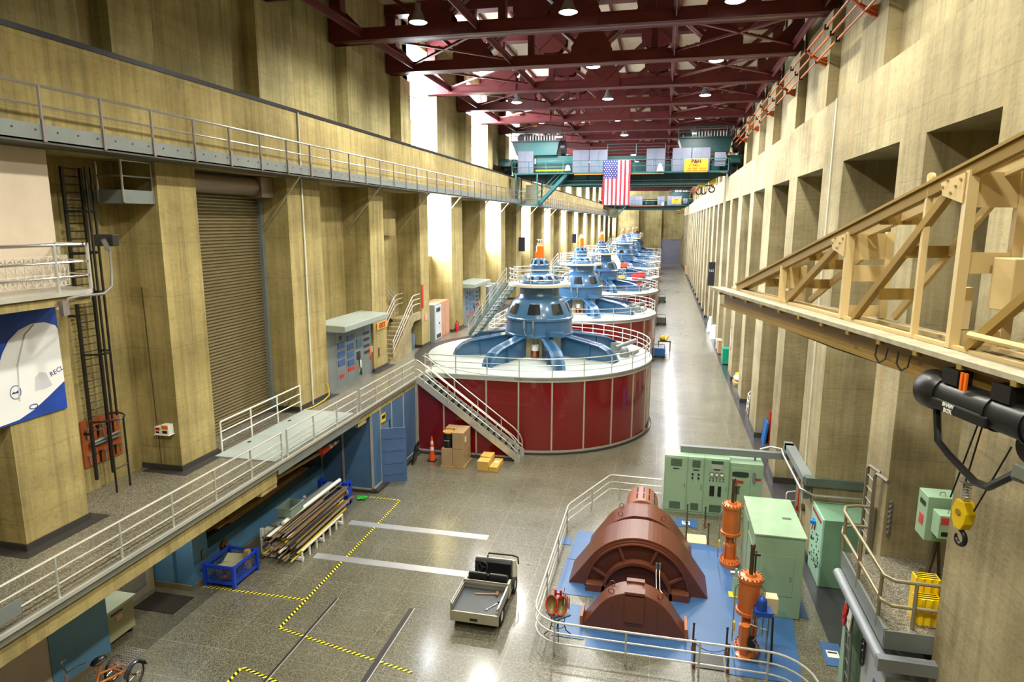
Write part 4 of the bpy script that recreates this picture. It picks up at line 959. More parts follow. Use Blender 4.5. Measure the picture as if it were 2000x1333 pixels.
q = MB(); q.tube([(-11.72, 12.86, 7.5), (-11.68, 12.86, 5.0), (-11.66, 12.86, 4.0), (-11.64, 12.86, 3.2)], .009, 5); tag(q.build('wall_cable', M('cable_brown', (70, 56, 36), .7)), 'thin dark cable running down the near side of the second left pillar', 'cable')
# yellow extension lead by the third pillar
q = MB(); q.tube([(-11.05, 19.9, 3.55), (-11.0, 19.95, 3.3), (-10.95, 19.85, 3.15), (-10.9, 19.4, 3.095), (-10.85, 18.6, 3.09), (-10.95, 18.2, 3.09)], .02, 6)
tag(q.build('extension_lead', YELL), 'yellow extension lead on the gallery floor by the third left pillar', 'cable')
# control boards between pillars
def control_board(y0, y1, lab, light=False):
    t = thing('control_board', lab, 'control panel', (-11.3, (y0+y1)/2, DZ))
    q = MB(); q.box(-12.1, -11.15, y0, y1, DZ, 5.3); q.build('cabinet_body', GREY, t)
    q = MB(); q.prism([(-11.6, 5.28), (-10.45, 5.28), (-10.4, 5.3), (-10.4, 5.5), (-11.6, 5.56)], 'Y', y0+.02, y1+.02); q.build('canopy', M('canopy_grey', (150, 160, 154), .45) if 'canopy_grey' not in bpy.data.materials else bpy.data.materials['canopy_grey'], t, .02)
    n_ = 5; w_ = (y1-y0)/n_
    for i in range(1, n_): q = MB(); q.box(-11.152, -11.147, y0+w_*i-.008, y0+w_*i+.008, DZ+.05, 5.25); q.build('door_seam', M('seam_g', (104, 112, 112), .5) if 'seam_g' not in bpy.data.materials else bpy.data.materials['seam_g'], t)
    bl_ = bpy.data.materials.get('meter_blue') or M('meter_blue', (46, 84, 140), .3)
    def plate(i, z, w, h, m, nm, dy=0): q = MB(); c = y0+w_*(i+.5)+dy; q.box(-11.15, -11.13, c-w/2, c+w/2, z-h/2, z+h/2); q.build(nm, m, t)
    for i, zs in ((1, (4.62, 4.3, 4.0)), (2, (4.78, 4.45, 4.15, 3.85))):
        for z in zs: plate(i, z, .5, .22, bl_, 'meter')
    plate(1, 4.9, .16, .16, BLACK, 'relay'); plate(1, 3.5, .3, .12, REDP, 'red_tag'); plate(2, 3.62, .5, .12, REDP, 'red_tag')
    plate(3, 4.45, .5, .36, bpy.data.materials.get('relay_blue') or M('relay_blue', (70, 100, 116), .3), 'relay'); plate(3, 4.0, .3, .3, BLACK, 'relay', -.1); plate(3, 3.55, .2, .45, WHITE, 'paper_sheet')
    for z in (4.75, 4.5, 4.25, 4.0): plate(4, z, .45, .1, BLACK, 'switch_row', -.1)
    plate(4, 4.0, .2, .26, ORANGE, 'orange_tag', .22); plate(4, 4.02, .24, .24, WHITE, 'paper_sheet', .42 if w_ > .7 else .3); plate(4, 3.72, .2, .14, REDP, 'red_tag', .25)
    q = MB(); q.tube([(-11.12, y0+w_*3.35, 3.9), (-11.1, y0+w_*3.4, 3.3), (-11.1, y0+w_*3.5, 3.2), (-11.1, y0+w_*3.55, 3.5)], .02, 5); q.build('phone_cord', BLACK, t)
control_board(20.12, 23.78, 'grey control board with blue meters under a canopy between third and fourth left pillars')
control_board(35.92, 39.58, 'bright grey control board under a canopy beyond the brown cabinet')
# stairs in the bay beyond the first board, with rails
ss = thing('gallery_stair', 'concrete stair with white rails rising between the fourth and fifth left pillars', 'stair', (-11.4, 27, DZ))
for i in range(10):
    q = MB(); q.box(-12.0, -11.2, 25.75+i*.24, 28.15+.0*i, DZ+i*.155, DZ+(i+1)*.155); q.build('step', CONC_R, ss)
q = MB(); q.prism([(25.7, DZ), (25.95, DZ+.25), (28.1, DZ+1.75), (29.15, DZ+1.75), (29.15, DZ+1.4), (28.25, DZ+1.4), (26.4, DZ)], 'X', -11.22, -11.08); q.box(-12.1, -11.2, 28.1, 29.15, DZ+1.4, DZ+1.56); q.build('side_wall', CONC_R, ss)
q = MB(); q.prism([(28.6, DZ+1.5), (25.3, DZ+3.6), (25.3, DZ+3.2), (28.6, DZ+1.1)], 'X', -12.2, -12.05); q.build('upper_flight', CONC_L, ss)
for x in (-11.12, -11.98):
    q = MB()
    for h in (.35, .58, .8): q.tube([(x, 25.8, DZ+.05+h), (x, 25.95, DZ+.2+h), (x, 28.1, DZ+1.72+h), (x, 28.35, DZ+1.8+h), (x, 29.1, DZ+1.8+h)], .024, 6)
    q.build('handrail', BATT, ss)
    for y, z in ((25.85, .05), (27.0, .95), (28.1, 1.72)): q = MB(); q.cyl((x, y, DZ+z), (x, y, DZ+z+.8), .024, 6); q.build('post', BATT, ss)
q = MB()
for h in (.35, .58, .8): q.tube([(-12.02, 28.3, DZ+1.75+h), (-12.02, 25.3, DZ+3.65+h)], .024, 6)
q.build('upper_handrail', BATT, ss)
q = MB(); q.box(-11.07, -11.05, 29.22, 29.45, DZ+1.9, DZ+3.0); tag(q.build('red_board', REDP), 'upright red board on the fifth left pillar above the stair', 'board')
q = MB(); q.box(-11.07, -11.05, 29.6, 29.95, DZ+1.25, DZ+1.55); s_ = q.build('notice', M('notice_pink', (214, 150, 150), .5)); tag(s_, 'small red and white notice on the fifth left pillar', 'notice')
ex = thing('exit_sign', 'orange EXIT sign on the fourth left pillar beside the canopy', 'sign', (-11.04, 24.6, 4.62))
q = MB(); q.box(-11.07, -11.04, 24.1, 25.1, 4.72, 5.0); q.build('board', M('exit_orange', (226, 150, 70), .5), ex)
q = MB(); q.text('EXIT', .28, (-11.035, 24.6, 4.86), (0, 1, 0), (0, 0, 1), bold=.008); q.build('lettering', M('exit_ink', (96, 30, 16), .5), ex)
q = MB(); q.lathe([(0, 3.08), (.19, 3.08), (.22, 3.75), (.2, 3.8), (0, 3.82)], (-11.5, 28.75, 0), 18); tag(q.build('waste_bin', M('bin_grey', (96, 108, 124), .5)), 'grey waste bin under the concrete stair', 'bin')
q = MB(); q.box(-11.06, -11.04, 24.2, 24.3, 3.62, 4.0); tag(q.build('notice_plate', M('plate_red', (130, 70, 50), .5)), 'narrow reddish plate on the fourth left pillar', 'plate')
vm = thing('locker_cabinet', 'tall grey cabinet with a dark grille on the gallery before the brown cupboard', 'cabinet', (-11.3, 31.2, DZ))
q = MB(); q.box(-11.75, -10.98, 30.7, 31.75, DZ, 4.94); q.build('cabinet_body', M('locker_grey', (136, 140, 134), .45), vm, .01)
q = MB(); q.box(-10.98, -10.95, 30.78, 31.7, DZ+.1, 4.88); dd = q.build('door', M('locker_front', (196, 202, 206), .4), vm)
for b6 in ((-10.95, -10.94, 30.95, 31.55, DZ+.15, DZ+.35), (-10.95, -10.94, 30.95, 31.5, 4.55, 4.75)): q = MB(); q.box(*b6); q.build('grille', BLACK, dd)
q = MB(); q.box(-10.95, -10.93, 31.3, 31.4, 3.9, 4.0); q.build('latch', BLACK, dd)
vb = thing('brown_cupboard', 'brown cupboard standing beyond the tall grey cabinet on the gallery', 'cupboard', (-11.4, 32.6, DZ))
q = MB(); q.box(-11.9, -11.05, 31.82, 33.3, DZ, 4.94); q.build('cabinet_body', M('cupboard_brown', (176, 122, 92), .5), vb, .01)
q = MB(); q.box(-11.05, -11.03, 31.87, 32.53, DZ+.12, 4.88); q.box(-11.05, -11.03, 32.58, 33.24, DZ+.12, 4.88); q.build('door', M('cupboard_front', (190, 140, 112), .4), vb)
fe = thing('fire_extinguisher', 'red fire extinguisher against the left pillar before the bright board', 'extinguisher', (-10.95, 34.3, DZ))
q = MB(); q.lathe([(0, DZ), (.09, DZ), (.09, DZ+.42), (.04, DZ+.5), (0, DZ+.5)], (-10.95, 34.3, 0), 14); q.build('cylinder', REDP, fe)
q = MB(); q.cyl((-10.95, 34.3, DZ+.48), (-10.95, 34.3, DZ+.58), .03, 8); q.tube([(-10.95, 34.3, DZ+.55), (-10.85, 34.3, DZ+.5), (-10.85, 34.3, DZ+.25)], .012, 5); q.build('hose', BLACK, fe)
for y0, lab in ((41.2, 'first small grey cabinet beyond the bright control board'), (43.0, 'second small grey cabinet beyond the bright control board')):
    q = MB(); q.box(-11.8, -11.0, y0, y0+1.2, DZ, DZ+1.8); q.box(-11.0, -10.97, y0+.05, y0+1.15, DZ+.1, DZ+1.7); tag(q.build('grey_cabinet', GREY, None, .01), lab, 'cabinet')
for y0, z0, lab in ((50.9, 6.75, 'dark upright unit sign on the left pillar beyond the nearest generator cap'), (82.0, 6.5, 'distant dark upright sign on a left pillar')):
    q = MB(); q.box(-11.07, -10.6, y0-.03, y0+.03, z0, z0+1.1); b0 = q.build('hanging_sign', M('sign_navy', (40, 48, 72), .5) if y0 < 60 else bpy.data.materials['sign_navy']); tag(b0, lab, 'sign')

# ---- lower floor, left
# office cabinet under the gallery
cb = thing('side_cabinet', 'pale cabinet with a white top in the alcove under the gallery', 'cabinet', (-11.45, 10.75, 0))
q = MB(); q.box(-11.85, -11.15, 10.32, 11.1, .12, .8); q.build('cabinet_body', M('cab_beige2', (168, 164, 130), .5), cb)
q = MB(); q.box(-11.9, -11.1, 10.28, 11.15, .8, .86); q.build('top', M('top_pale', (190, 200, 176), .4), cb)
q = MB(); q.box(-11.15, -11.14, 10.5, 10.8, .68, .72); q.build('handle', BLACK, cb)
q = MB(); q.box(-11.15, -11.14, 10.62, 10.78, .5, .64); q.build('label_tag', M('tag_pink', (216, 180, 166), .5), cb)
for y in (10.38, 11.04): q = MB(); q.box(-11.8, -11.2, y-.03, y+.03, 0, .12); q.build('foot', BLACK, cb)
# unseen fill lamp, added to brighten the dark door alcove
al = thing('alcove_lamp', 'added unseen fill lamp under the gallery above the dark mat', 'lamp', (-11.2, 11.6, 2.78))
q = MB(); q.lathe([(0, 2.9), (.16, 2.9), (.16, 2.84), (.14, 2.82)], (-11.2, 11.6, 0), 18); q.build('housing', GREY, al)
q = MB(); q.lathe([(.14, 2.83), (.1, 2.79), (0, 2.78)], (-11.2, 11.6, 0), 18); q.build('lens', emit('alcove_fill_glow', (255, 240, 214), 6), al)
L = bpy.data.lights.new('alcove_fill_light', 'POINT'); L.energy = 160; L.color = (1, .93, .78); L.shadow_soft_size = .15*S
lo = bpy.data.objects.new('alcove_fill_light', L); COL.objects.link(lo); lo.location = Vector((-11.2, 11.6, 2.7))*S
# blue wire cage with scrap
cg = thing('wire_cage', 'blue steel wire cage full of scrap against the blue wall', 'cage', (-10.43, 13.52, 0))
x0, x1, y0, y1, zt = -10.84, -10.03, 13.05, 14.0, .55
for x in (x0, x1):
    for y in (y0, y1): q = MB(); q.box(x-.04, x+.04, y-.04, y+.04, 0, zt+.05); q.build('corner_post', BLUEC, cg)
q = MB()
for z in (.13, zt): q.box(x0, x1, y0-.025, y0+.025, z-.03, z+.03); q.box(x0, x1, y1-.025, y1+.025, z-.03, z+.03); q.box(x0-.025, x0+.025, y0, y1, z-.03, z+.03); q.box(x1-.025, x1+.025, y0, y1, z-.03, z+.03)
q.build('frame', BLUEC, cg)
q = MB()
for i in range(1, 13):
    x = x0+(x1-x0)*i/13
    for y in (y0, y1): q.box(x-.004, x+.004, y-.004, y+.004, .13, zt)
    y = y0+(y1-y0)*i/13
    for x in (x0, x1): q.box(x-.004, x+.004, y-.004, y+.004, .13, zt)
for i in range(1, 7):
    z = .13+.06*i
    for y in (y0, y1): q.box(x0, x1, y-.004, y+.004, z-.004, z+.004)
    for x in (x0, x1): q.box(x-.004, x+.004, y0, y1, z-.004, z+.004)
q.build('wire_mesh', bpy.data.materials.get('cage_wire') or M('cage_wire', (70, 92, 140), .4, .4), cg)
q = MB(); q.box(x0, x1, y0, y1, .1, .13); q.build('floor_panel', BLUEC, cg)
rnd = random.Random(11)
mats_ = [M('scrap_pale', (176, 172, 140), .6), WOOD, STEEL, M('scrap_purple', (96, 80, 100), .6), M('scrap_rust', (100, 64, 44), .7)]
q = MB(); q.cb((-10.5, 13.75, .42), (.45, .35, .02), .3, .15, .1); tag(q.build('scrap_sheet', mats_[0]), 'pale bent sheet lying at the back of the blue cage', 'scrap')
q = MB(); q.cb((-10.42, 13.4, .43), (.5, .3, .02), -.2, -.1, -.12); tag(q.build('scrap_sheet', mats_[0]), 'pale bent sheet lying at the front of the blue cage', 'scrap')
for i in range(14):
    q = MB(); x, y = x0+.12+rnd.random()*.56, y0+.12+rnd.random()*.7
    q.cb((x, y, .2+.02*i*.7), (.05+.1*rnd.random(), .12+.25*rnd.random(), .04+.05*rnd.random()), rnd.random()*3, rnd.random()*.4-.2)
    tag(q.build('scrap_piece', mats_[1+i % 4]), 'loose scrap piece inside the blue wire cage', 'scrap', 'scrap in the blue cage')
q = MB(); q.box(-10.25, -10.12, 13.78, 13.92, .13, .62); tag(q.build('wood_block', WOOD), 'upright brown wood block in the far corner of the blue cage', 'block')
# wall fittings
q = MB(); q.cyl((-11.0, 13.98, .62), (-10.93, 13.98, .62), .12, 18); q.cyl((-10.93, 13.98, .62), (-10.86, 13.98, .62), .05, 12); tag(q.build('wall_valve', M('brass', (150, 110, 60), .35, .7)), 'round brass fitting on the blue wall above the wire cage', 'valve')
q = MB(); q.box(-11.0, -10.97, 13.15, 13.22, .62, .86); tag(q.build('wall_socket', M('brass2', (140, 116, 76), .4, .5)), 'small brass wall plate on the blue wall above the wire cage', 'socket')
# timber in the open store
rnd = random.Random(21)
for i in range(16):
    y_ = 13.5+rnd.random()*1.2; L = 2.2+2.2*rnd.random(); z = .8+.07*(i//4)+.02*rnd.random(); x = -12.2+.27*(i % 4)+.05*rnd.random()
    q = MB(); q.cb((x, y_+L/2, z), (.16+.08*rnd.random(), L, .05), rnd.random()*.06-.03); tag(q.build('timber_board', WOOD if i % 3 else M('timber_dark%d' % i, (110, 84, 50), .8)), 'weathered board stacked in the open store under the gallery', 'board', 'timber in the open store')
pole = thing('wood_pole', 'long wooden pole sticking out of the timber store with a cone on its end', 'pole', (-10.5, 16.5, 1.5))
q = MB(); q.cyl((-11.5, 14.3, 1.2), (-9.95, 17.6, 2.05), .05, 10); q.build('shaft', WOOD, pole)
def cone(name, lab, base, tip, scale=1.0, flat=True):
    t = thing(name, lab, 'traffic cone', base); b, e = Vector(base), Vector(tip); d = (e-b); L = d.length; d.normalize()
    def P(f_): return b+d*L*f_
    q = MB(); q.tube([P(.03), P(.35), P(.35)+d*.001, P(1.0)], [.13*scale, .1*scale, .1*scale, .03*scale], 18); q.build('cone_body', M('cone_orange', (240, 84, 30), .45) if 'cone_orange' not in bpy.data.materials else bpy.data.materials['cone_orange'], t)
    for f0, f1 in ((.45, .6), (.7, .85)): q = MB(); q.tube([P(f0), P(f1)], [.13*scale*(1-f0*.77)+.004, .13*scale*(1-f1*.77)+.004], 18); q.build('reflective_band', WHITE, t)
    q = MB()
    if flat: q.box(b.x-.17*scale, b.x+.17*scale, b.y-.17*scale, b.y+.17*scale, b.z, b.z+.03)
    else: q.tube([P(0), P(.04)], .19*scale, 4)
    q.build('base', BLACK if flat else bpy.data.materials['cone_orange'], t)
cone('traffic_cone', 'orange cone jammed on the wooden pole by the blue enclosure', (-10.02, 17.45, 2.0), (-9.72, 18.1, 2.2), .85, False)
cone('traffic_cone', 'orange traffic cone with white bands beside the tall wrapped boxes', (-8.29, 22.65, 0), (-8.29, 22.65, .95), .9)
# rack of pipes and bars
rk = thing('pipe_rack', 'low white rack heaped with long bars and pipes by the blue wall', 'rack', (-9.6, 15.8, 0))
q = MB()
for y in (14.7, 15.8, 16.9): q.box(-10.35, -9.1, y-.04, y+.04, .02, .1); q.box(-10.35, -10.28, y-.04, y+.04, 0, .8)
for y in [14.66+.38*i for i in range(7)]: q.box(-9.13, -9.09, y-.02, y+.02, 0, .3)
q.box(-9.13, -9.09, 14.64, 16.97, .28, .32); q.build('frame', WHITE, rk)
rnd = random.Random(33); bm_ = [M('bar_rust', (92, 72, 54), .6, .3), M('bar_dark', (54, 50, 48), .5, .5), STEEL, WOOD, M('bar_yellow', (196, 170, 50), .5), WHITE, M('bar_brown', (120, 92, 60), .7)]
k = 0
for lay in range(8):
    for j in range(11-lay//2):
        x = -10.26+.1*j+.03*lay+.03*rnd.random(); z = .13+.085*lay+.03*rnd.random(); ya = 14.3+.6*rnd.random(); yb = 16.8+1.4*rnd.random()
        m_ = bm_[int(rnd.random()*7)]; q = MB()
        if k % 3: q.cyl((x, ya, z), (x+.1*rnd.random()-.05, yb, z+.06*rnd.random()), .016+.02*rnd.random(), 7)
        else: q.bar((x, ya, z), (x+.06*rnd.random()-.03, yb, z+.03), .06+.04*rnd.random(), .025)
        tag(q.build('metal_bar', m_), ('long bar in the heap on the low white rack, layer %d' % (lay+1)) if False else 'long bar or pipe heaped on the low white rack', 'bar', 'bars on the low rack'); k += 1
q = MB(); q.cyl((-9.85, 15.0, .86), (-9.65, 17.9, .98), .06, 10); tag(q.build('white_pipe', WHITE), 'long white pipe on top of the bar heap', 'pipe')
q = MB(); q.bar((-10.05, 14.9, .84), (-9.9, 17.8, .9), .2, .07); tag(q.build('grey_beam', GREY), 'flat pale beam on top of the bar heap', 'beam')
q = MB(); q.box(-10.3, -9.95, 14.75, 14.95, .1, .75); tag(q.build('white_board', WHITE), 'short white board standing at the near end of the bar heap', 'board')
bk = thing('grey_bin', 'open grey plastic tub sitting on the heap of bars', 'tub', (-9.95, 15.55, .95))
q = MB(); o_ = (-9.95, 15.55); a_, b_2, z0, z1 = .2, .33, .92, 1.16
for sx, sy, wx, wy in ((-a_, 0, .02, b_2*2), (a_, 0, .02, b_2*2), (0, -b_2, a_*2, .02), (0, b_2, a_*2, .02)): q.box(o_[0]+sx-wx/2, o_[0]+sx+wx/2, o_[1]+sy-wy/2, o_[1]+sy+wy/2, z0, z1)
q.box(o_[0]-a_, o_[0]+a_, o_[1]-b_2, o_[1]+b_2, z0, z0+.02); q.build('tub_body', M('tub_grey', (124, 140, 132), .5), bk)
q = MB(); q.tube([(o_[0]-a_-.02, o_[1]-b_2-.02, z1), (o_[0]+a_+.02, o_[1]-b_2-.02, z1), (o_[0]+a_+.02, o_[1]+b_2+.02, z1), (o_[0]-a_-.02, o_[1]+b_2+.02, z1)], .02, 5, True); q.build('rim', bpy.data.materials['tub_grey'], bk)
br_ = thing('blue_stand', 'blue steel pipe stand at the far end of the bar heap', 'stand', (-9.9, 18.35, 0))
q = MB(); q.box(-10.6, -9.55, 18.3, 18.42, 0, .12); q.box(-9.68, -9.55, 18.2, 18.5, 0, .75); q.box(-10.6, -10.48, 18.2, 18.5, 0, .75); q.box(-10.6, -9.55, 18.3, 18.4, .6, .7); q.build('frame', BLUEC, br_)
q = MB(); q.cyl((-9.6, 18.18, .45), (-9.6, 18.1, .45), .1, 12); q.build('roller', STEEL, br_)
rnd = random.Random(8); q = MB(); pts = [(-9.35+.16*math.sin(i*1.9)+.04*rnd.random(), 18.75+.12*math.cos(i*2.3), .02+.06*rnd.random()) for i in range(60)]
q.tube(pts, .014, 4); tag(q.build('green_hose', M('hose_green', (60, 190, 70), .6)), 'tangled bright green line on the floor by the blue enclosure', 'hose')
# dark board leaning by the enclosure door
q = MB(); q.cb((-8.82, 22.3, .4), (.05, .55, .78), .1, 0, .18); tag(q.build('leaning_board', BLACK), 'black board leaning by the corner of the blue enclosure', 'board')
# wrapped boxes with drum, yellow boxes
wb = thing('wrapped_boxes', 'tall pallet of shrink-wrapped cardboard boxes in front of the metal stair', 'boxes', (-7.3, 22.6, 0))
for x0, x1, y0, y1, z0, z1 in ((-7.75, -7.32, 22.15, 22.65, .06, .72), (-7.32, -6.88, 22.15, 22.65, .06, .72), (-7.75, -7.32, 22.65, 23.1, .06, .72), (-7.32, -6.88, 22.65, 23.1, .06, .72), (-7.32, -6.88, 22.15, 22.65, .72, 1.36), (-7.75, -7.32, 22.65, 23.1, .72, 1.36), (-7.32, -6.88, 22.65, 23.1, .72, 1.36)):
    q = MB(); q.box(x0+.005, x1-.005, y0+.005, y1-.005, z0+.004, z1-.004); q.build('carton', WRAP, wb, .012)
q = MB(); q.box(-7.78, -6.85, 22.12, 23.12, 0, .06); q.build('pallet', WOOD, wb)
q = MB(); q.box(-6.878, -6.874, 22.3, 22.5, .95, 1.15); q.build('address_sheet', WHITE, wb)
dm = thing('steel_drum', 'black drum with a tan lid standing on the wrapped boxes', 'drum', (-7.54, 22.4, .72))
q = MB(); q.lathe([(0, .72), (.19, .72), (.19, .88), (.2, .9), (.19, .92), (.19, 1.07), (.2, 1.09), (.19, 1.11), (.19, 1.29)], (-7.54, 22.4, 0), 24); q.build('drum_body', BLACK, dm)
q = MB(); q.lathe([(.21, 1.27), (.21, 1.32), (.19, 1.32), (.18, 1.305), (0, 1.305)], (-7.54, 22.4, 0), 24); q.build('lid', M('lid_tan', (186, 136, 60), .5), dm)
q = MB(); q.text('DANGER', .05, (-7.54, 22.205, 1.0), (1, 0, 0), (0, 0, 1)); q.build('lettering', WHITE, dm)
yb = thing('yellow_boxes_pallet', 'low wooden pallet under the flat yellow-brown cartons by the stair foot', 'pallet', (-5.95, 22.5, 0))
q = MB(); q.box(-6.34, -5.56, 22.0, 23.0, 0, .05); q.build('boards', WOOD, yb)
for x0, x1, y0, y1, z0, z1, lab in ((-6.33, -5.9, 22.02, 22.45, .05, .38, 'front left flat yellow-brown carton by the stair foot'), (-6.33, -5.9, 22.47, 22.98, .05, .42, 'rear left flat yellow-brown carton by the stair foot'), (-5.88, -5.57, 22.02, 22.98, .05, .2, 'lower right flat yellow-brown carton by the stair foot')):
    q = MB(); q.box(x0, x1, y0, y1, z0, z1); tag(q.build('carton', M('carton_yellow', (206, 166, 84), .6) if 'carton_yellow' not in bpy.data.materials else bpy.data.materials['carton_yellow'], None, .01), lab, 'carton', 'yellow cartons')
q = MB(); q.box(-5.8, -5.65, 22.5, 22.7, .2, .203); tag(q.build('paper_sheet', WHITE), 'white paper on the lower yellow-brown carton', 'paper')
# tricycle at the bottom left
tc = thing('tricycle', 'orange utility tricycle with wire basket parked at the foot of the blue wall', 'tricycle', (-10.2, 9.3, 0))
def wheel(c, r, ax, nm='wheel'):
    q = MB(); c = Vector(c); ax = Vector(ax).normalized(); u = ax.cross(Vector((0, 0, 1))).normalized(); v = Vector((0, 0, 1))
    q.tube([c+(u*math.cos(a)+v*math.sin(a))*r for a in [2*pi*i/28 for i in range(28)]], .022, 6, True); w_ = q.build(nm, RUBBER, tc)
    q = MB(); q.tube([c+(u*math.cos(a)+v*math.sin(a))*(r-.03) for a in [2*pi*i/28 for i in range(28)]], .012, 5, True); q.cyl(c-ax*.04, c+ax*.04, .025, 8)
    for i in range(12): a = 2*pi*i/12; q.cyl(c, c+(u*math.cos(a)+v*math.sin(a))*(r-.03), .004, 4)
    q.build('rim', CHROME, w_)
wheel((-9.75, 9.58, .24), .24, (1, .15, 0)); wheel((-10.3, 9.62, .24), .24, (1, .15, 0)); wheel((-10.35, 8.45, .24), .24, (1, .1, 0))
q = MB(); q.tube([(-10.35, 8.45, .24), (-10.33, 8.6, .6), (-10.32, 8.65, .8)], .02, 8); q.tube([(-10.33, 8.62, .62), (-10.15, 9.15, .3), (-10.05, 9.58, .24)], .024, 8); q.tube([(-10.2, 9.12, .3), (-10.18, 9.25, .68)], .024, 8); q.tube([(-10.3, 9.6, .24), (-9.75, 9.58, .24)], .02, 8); q.tube([(-10.25, 9.55, .45), (-9.82, 9.53, .45)], .02, 8); q.tube([(-10.2, 9.2, .45), (-10.0, 9.55, .45)], .02, 8); q.build('frame', M('trike_orange', (214, 124, 56), .4), tc)
q = MB(); q.tube([(-10.55, 8.85, .95), (-10.5, 8.72, .98), (-10.32, 8.66, .85), (-10.12, 8.72, .98), (-10.08, 8.86, .95)], .016, 8); q.build('handlebar', CHROME, tc)
q = MB(); q.sphere((-10.2, 9.22, .72), .14, 12, (.8, 1.2, .35)); q.build('saddle', BLACK, tc)
q = MB()
for i in range(9): q.box(-10.22+i*.055, -10.214+i*.055, 9.35, 9.9, .54, .55)
for i in range(10): q.box(-10.22, -9.78, 9.35+i*.06, 9.356+i*.06, .55, .56)
q.build('basket', STEEL, tc)
q = MB(); q.lathe([(.27, -.04), (.28, 0), (.27, .04)], (-9.75, 9.58, .24), 16, .1, pi*.9, 'X'); q.build('mudguard', M('guard_blue', (120, 130, 170), .2, .8), tc)
# utility cart
BEDA = M('bed_alu', (158, 156, 148), .35, .5)
ct = thing('utility_cart', 'small grey utility cart with an open cargo bed on the terrazzo floor', 'cart', (-3.68, 13.6, 0))
XL, XR, YR, YF, ZB_ = -4.32, -3.2, 12.78, 13.78, .42
q = MB(); q.box(XL, XR, YR, YF, ZB_-.05, ZB_); q.build('bed_floor', M('bed_mat', (78, 82, 88), .6), ct)
q = MB(); q.box(XL, XL+.025, YR, YF, ZB_, ZB_+.2); q.box(XL+.025, XL+.05, YR, YF, ZB_+.05, ZB_+.09); q.box(XL+.025, XL+.05, YR, YF, ZB_+.13, ZB_+.17); q.build('bed_side', BEDA, ct)
q = MB(); q.box(XR-.025, XR, YR, YF, ZB_, ZB_+.2); q.box(XR-.05, XR-.025, YR, YF, ZB_+.05, ZB_+.09); q.box(XR-.05, XR-.025, YR, YF, ZB_+.13, ZB_+.17); q.build('bed_side', BEDA, ct)
q = MB(); q.box(XL, XR, YF-.025, YF, ZB_, ZB_+.22); q.box(XL, XR, YF-.05, YF-.025, ZB_+.05, ZB_+.09); q.box(XL, XR, YF-.05, YF-.025, ZB_+.13, ZB_+.17); q.build('bed_front', BEDA, ct)
q = MB(); q.box(XL, XR, YR-.03, YR, ZB_-.22, ZB_+.02); tg = q.build('tailgate', M('tail_beige', (176, 170, 150), .35, .3), ct)
q = MB(); q.box(-3.86, -3.68, YR-.036, YR-.03, ZB_-.17, ZB_-.11); q.build('badge', BLACK, tg)
def cwheel(x, y, r):
    q = MB(); q.lathe([(r*.55, -.09), (r*.9, -.1), (r, -.06), (r, .06), (r*.9, .1), (r*.55, .09)], (x, y, r), 22, 0, 2*pi, 'X'); t_ = q.build('wheel', RUBBER, ct)
    q = MB(); q.lathe([(0, -.07), (r*.55, -.085), (r*.55, .085), (0, .07)], (x, y, r), 18, 0, 2*pi, 'X'); q.build('hub', WHITE, t_)
for x in (XL+.12, XR-.1):
    cwheel(x, 13.15, .21); cwheel(x, 14.52, .2)
q = MB(); q.box(XL+.2, XR-.2, 12.95, 14.6, .17, .3); q.box(XL+.05, XR-.02, 13.8, 14.25, .24, .3); q.build('chassis', BLACK, ct)
q = MB(); q.box(XR-.06, XR-.01, 13.78, 14.05, .25, .6); q.box(XL+.01, XL+.06, 13.78, 14.05, .25, .6); q.build('seat_side', M('tail2', (184, 178, 156), .4), ct)
for x in (-4.0, -3.5): q = MB(); q.cb((x, 13.93, .62), (.46, .1, .28), 0, -.12); q.build('backrest', BLACK, ct, .04)
q = MB(); q.box(XL+.08, XR-.08, 13.9, 14.12, .36, .46); q.build('seat', BLACK, ct, .03)
q = MB(); q.prism([(14.3, .28), (14.36, .8), (14.42, .86), (14.52, .84), (14.5, .28)], 'X', XL+.12, XR-.08); q.build('dashboard', BLACK, ct, .02)
q = MB(); q.box(XL+.3, XR-.14, 14.27, 14.3, .48, .53); q.build('dash_tray', M('tray_grey', (140, 136, 124), .5), ct)
q = MB(); q.prism([(14.5, .2), (14.52, .84), (14.62, .8), (14.8, .5), (14.82, .2)], 'X', XL+.1, XR-.02); q.build('nose', M('nose_white', (222, 216, 196), .35), ct, .03)
q = MB(); q.tube([(XL+.4, 14.52, .84), (XL+.42, 14.56, .93), (XR-.1, 14.58, .93), (XR+.02, 14.66, .85), (XR+.02, 14.72, .65)], .02, 8); q.build('grab_bar', BLACK, ct)
q = MB(); c = Vector((-3.98, 14.26, .7)); n_ = Vector((0, -.9, .42)).normalized(); u = Vector((1, 0, 0)); v = n_.cross(u)
q.tube([c+(u*math.cos(a)+v*math.sin(a))*.13 for a in [2*pi*i/24 for i in range(24)]], .016, 6, True)
for a in (0.2, 2.3, 4.4): q.cyl(c, c+(u*math.cos(a)+v*math.sin(a))*.13, .012, 5)
q.cyl(c, c-n_*.12, .025, 8); q.build('steering_wheel', BLACK, ct)
hm = thing('hammer', 'wooden-handled hammer lying in the cargo bed of the utility cart', 'hammer', (-3.65, 13.62, ZB_))
q = MB(); q.cyl((-3.95, 13.52, ZB_+.02), (-3.48, 13.6, ZB_+.025), [.018, .018][0], 8); q.build('handle', WOOD, hm)
q = MB(); q.cb((-3.44, 13.6, ZB_+.035), (.06, .15, .06), .1); q.build('head', M('hammer_head', (128, 96, 60), .5), hm)
wr_ = thing('wrench', 'steel wrench lying on the right of the cart bed', 'wrench', (-3.4, 13.1, ZB_))
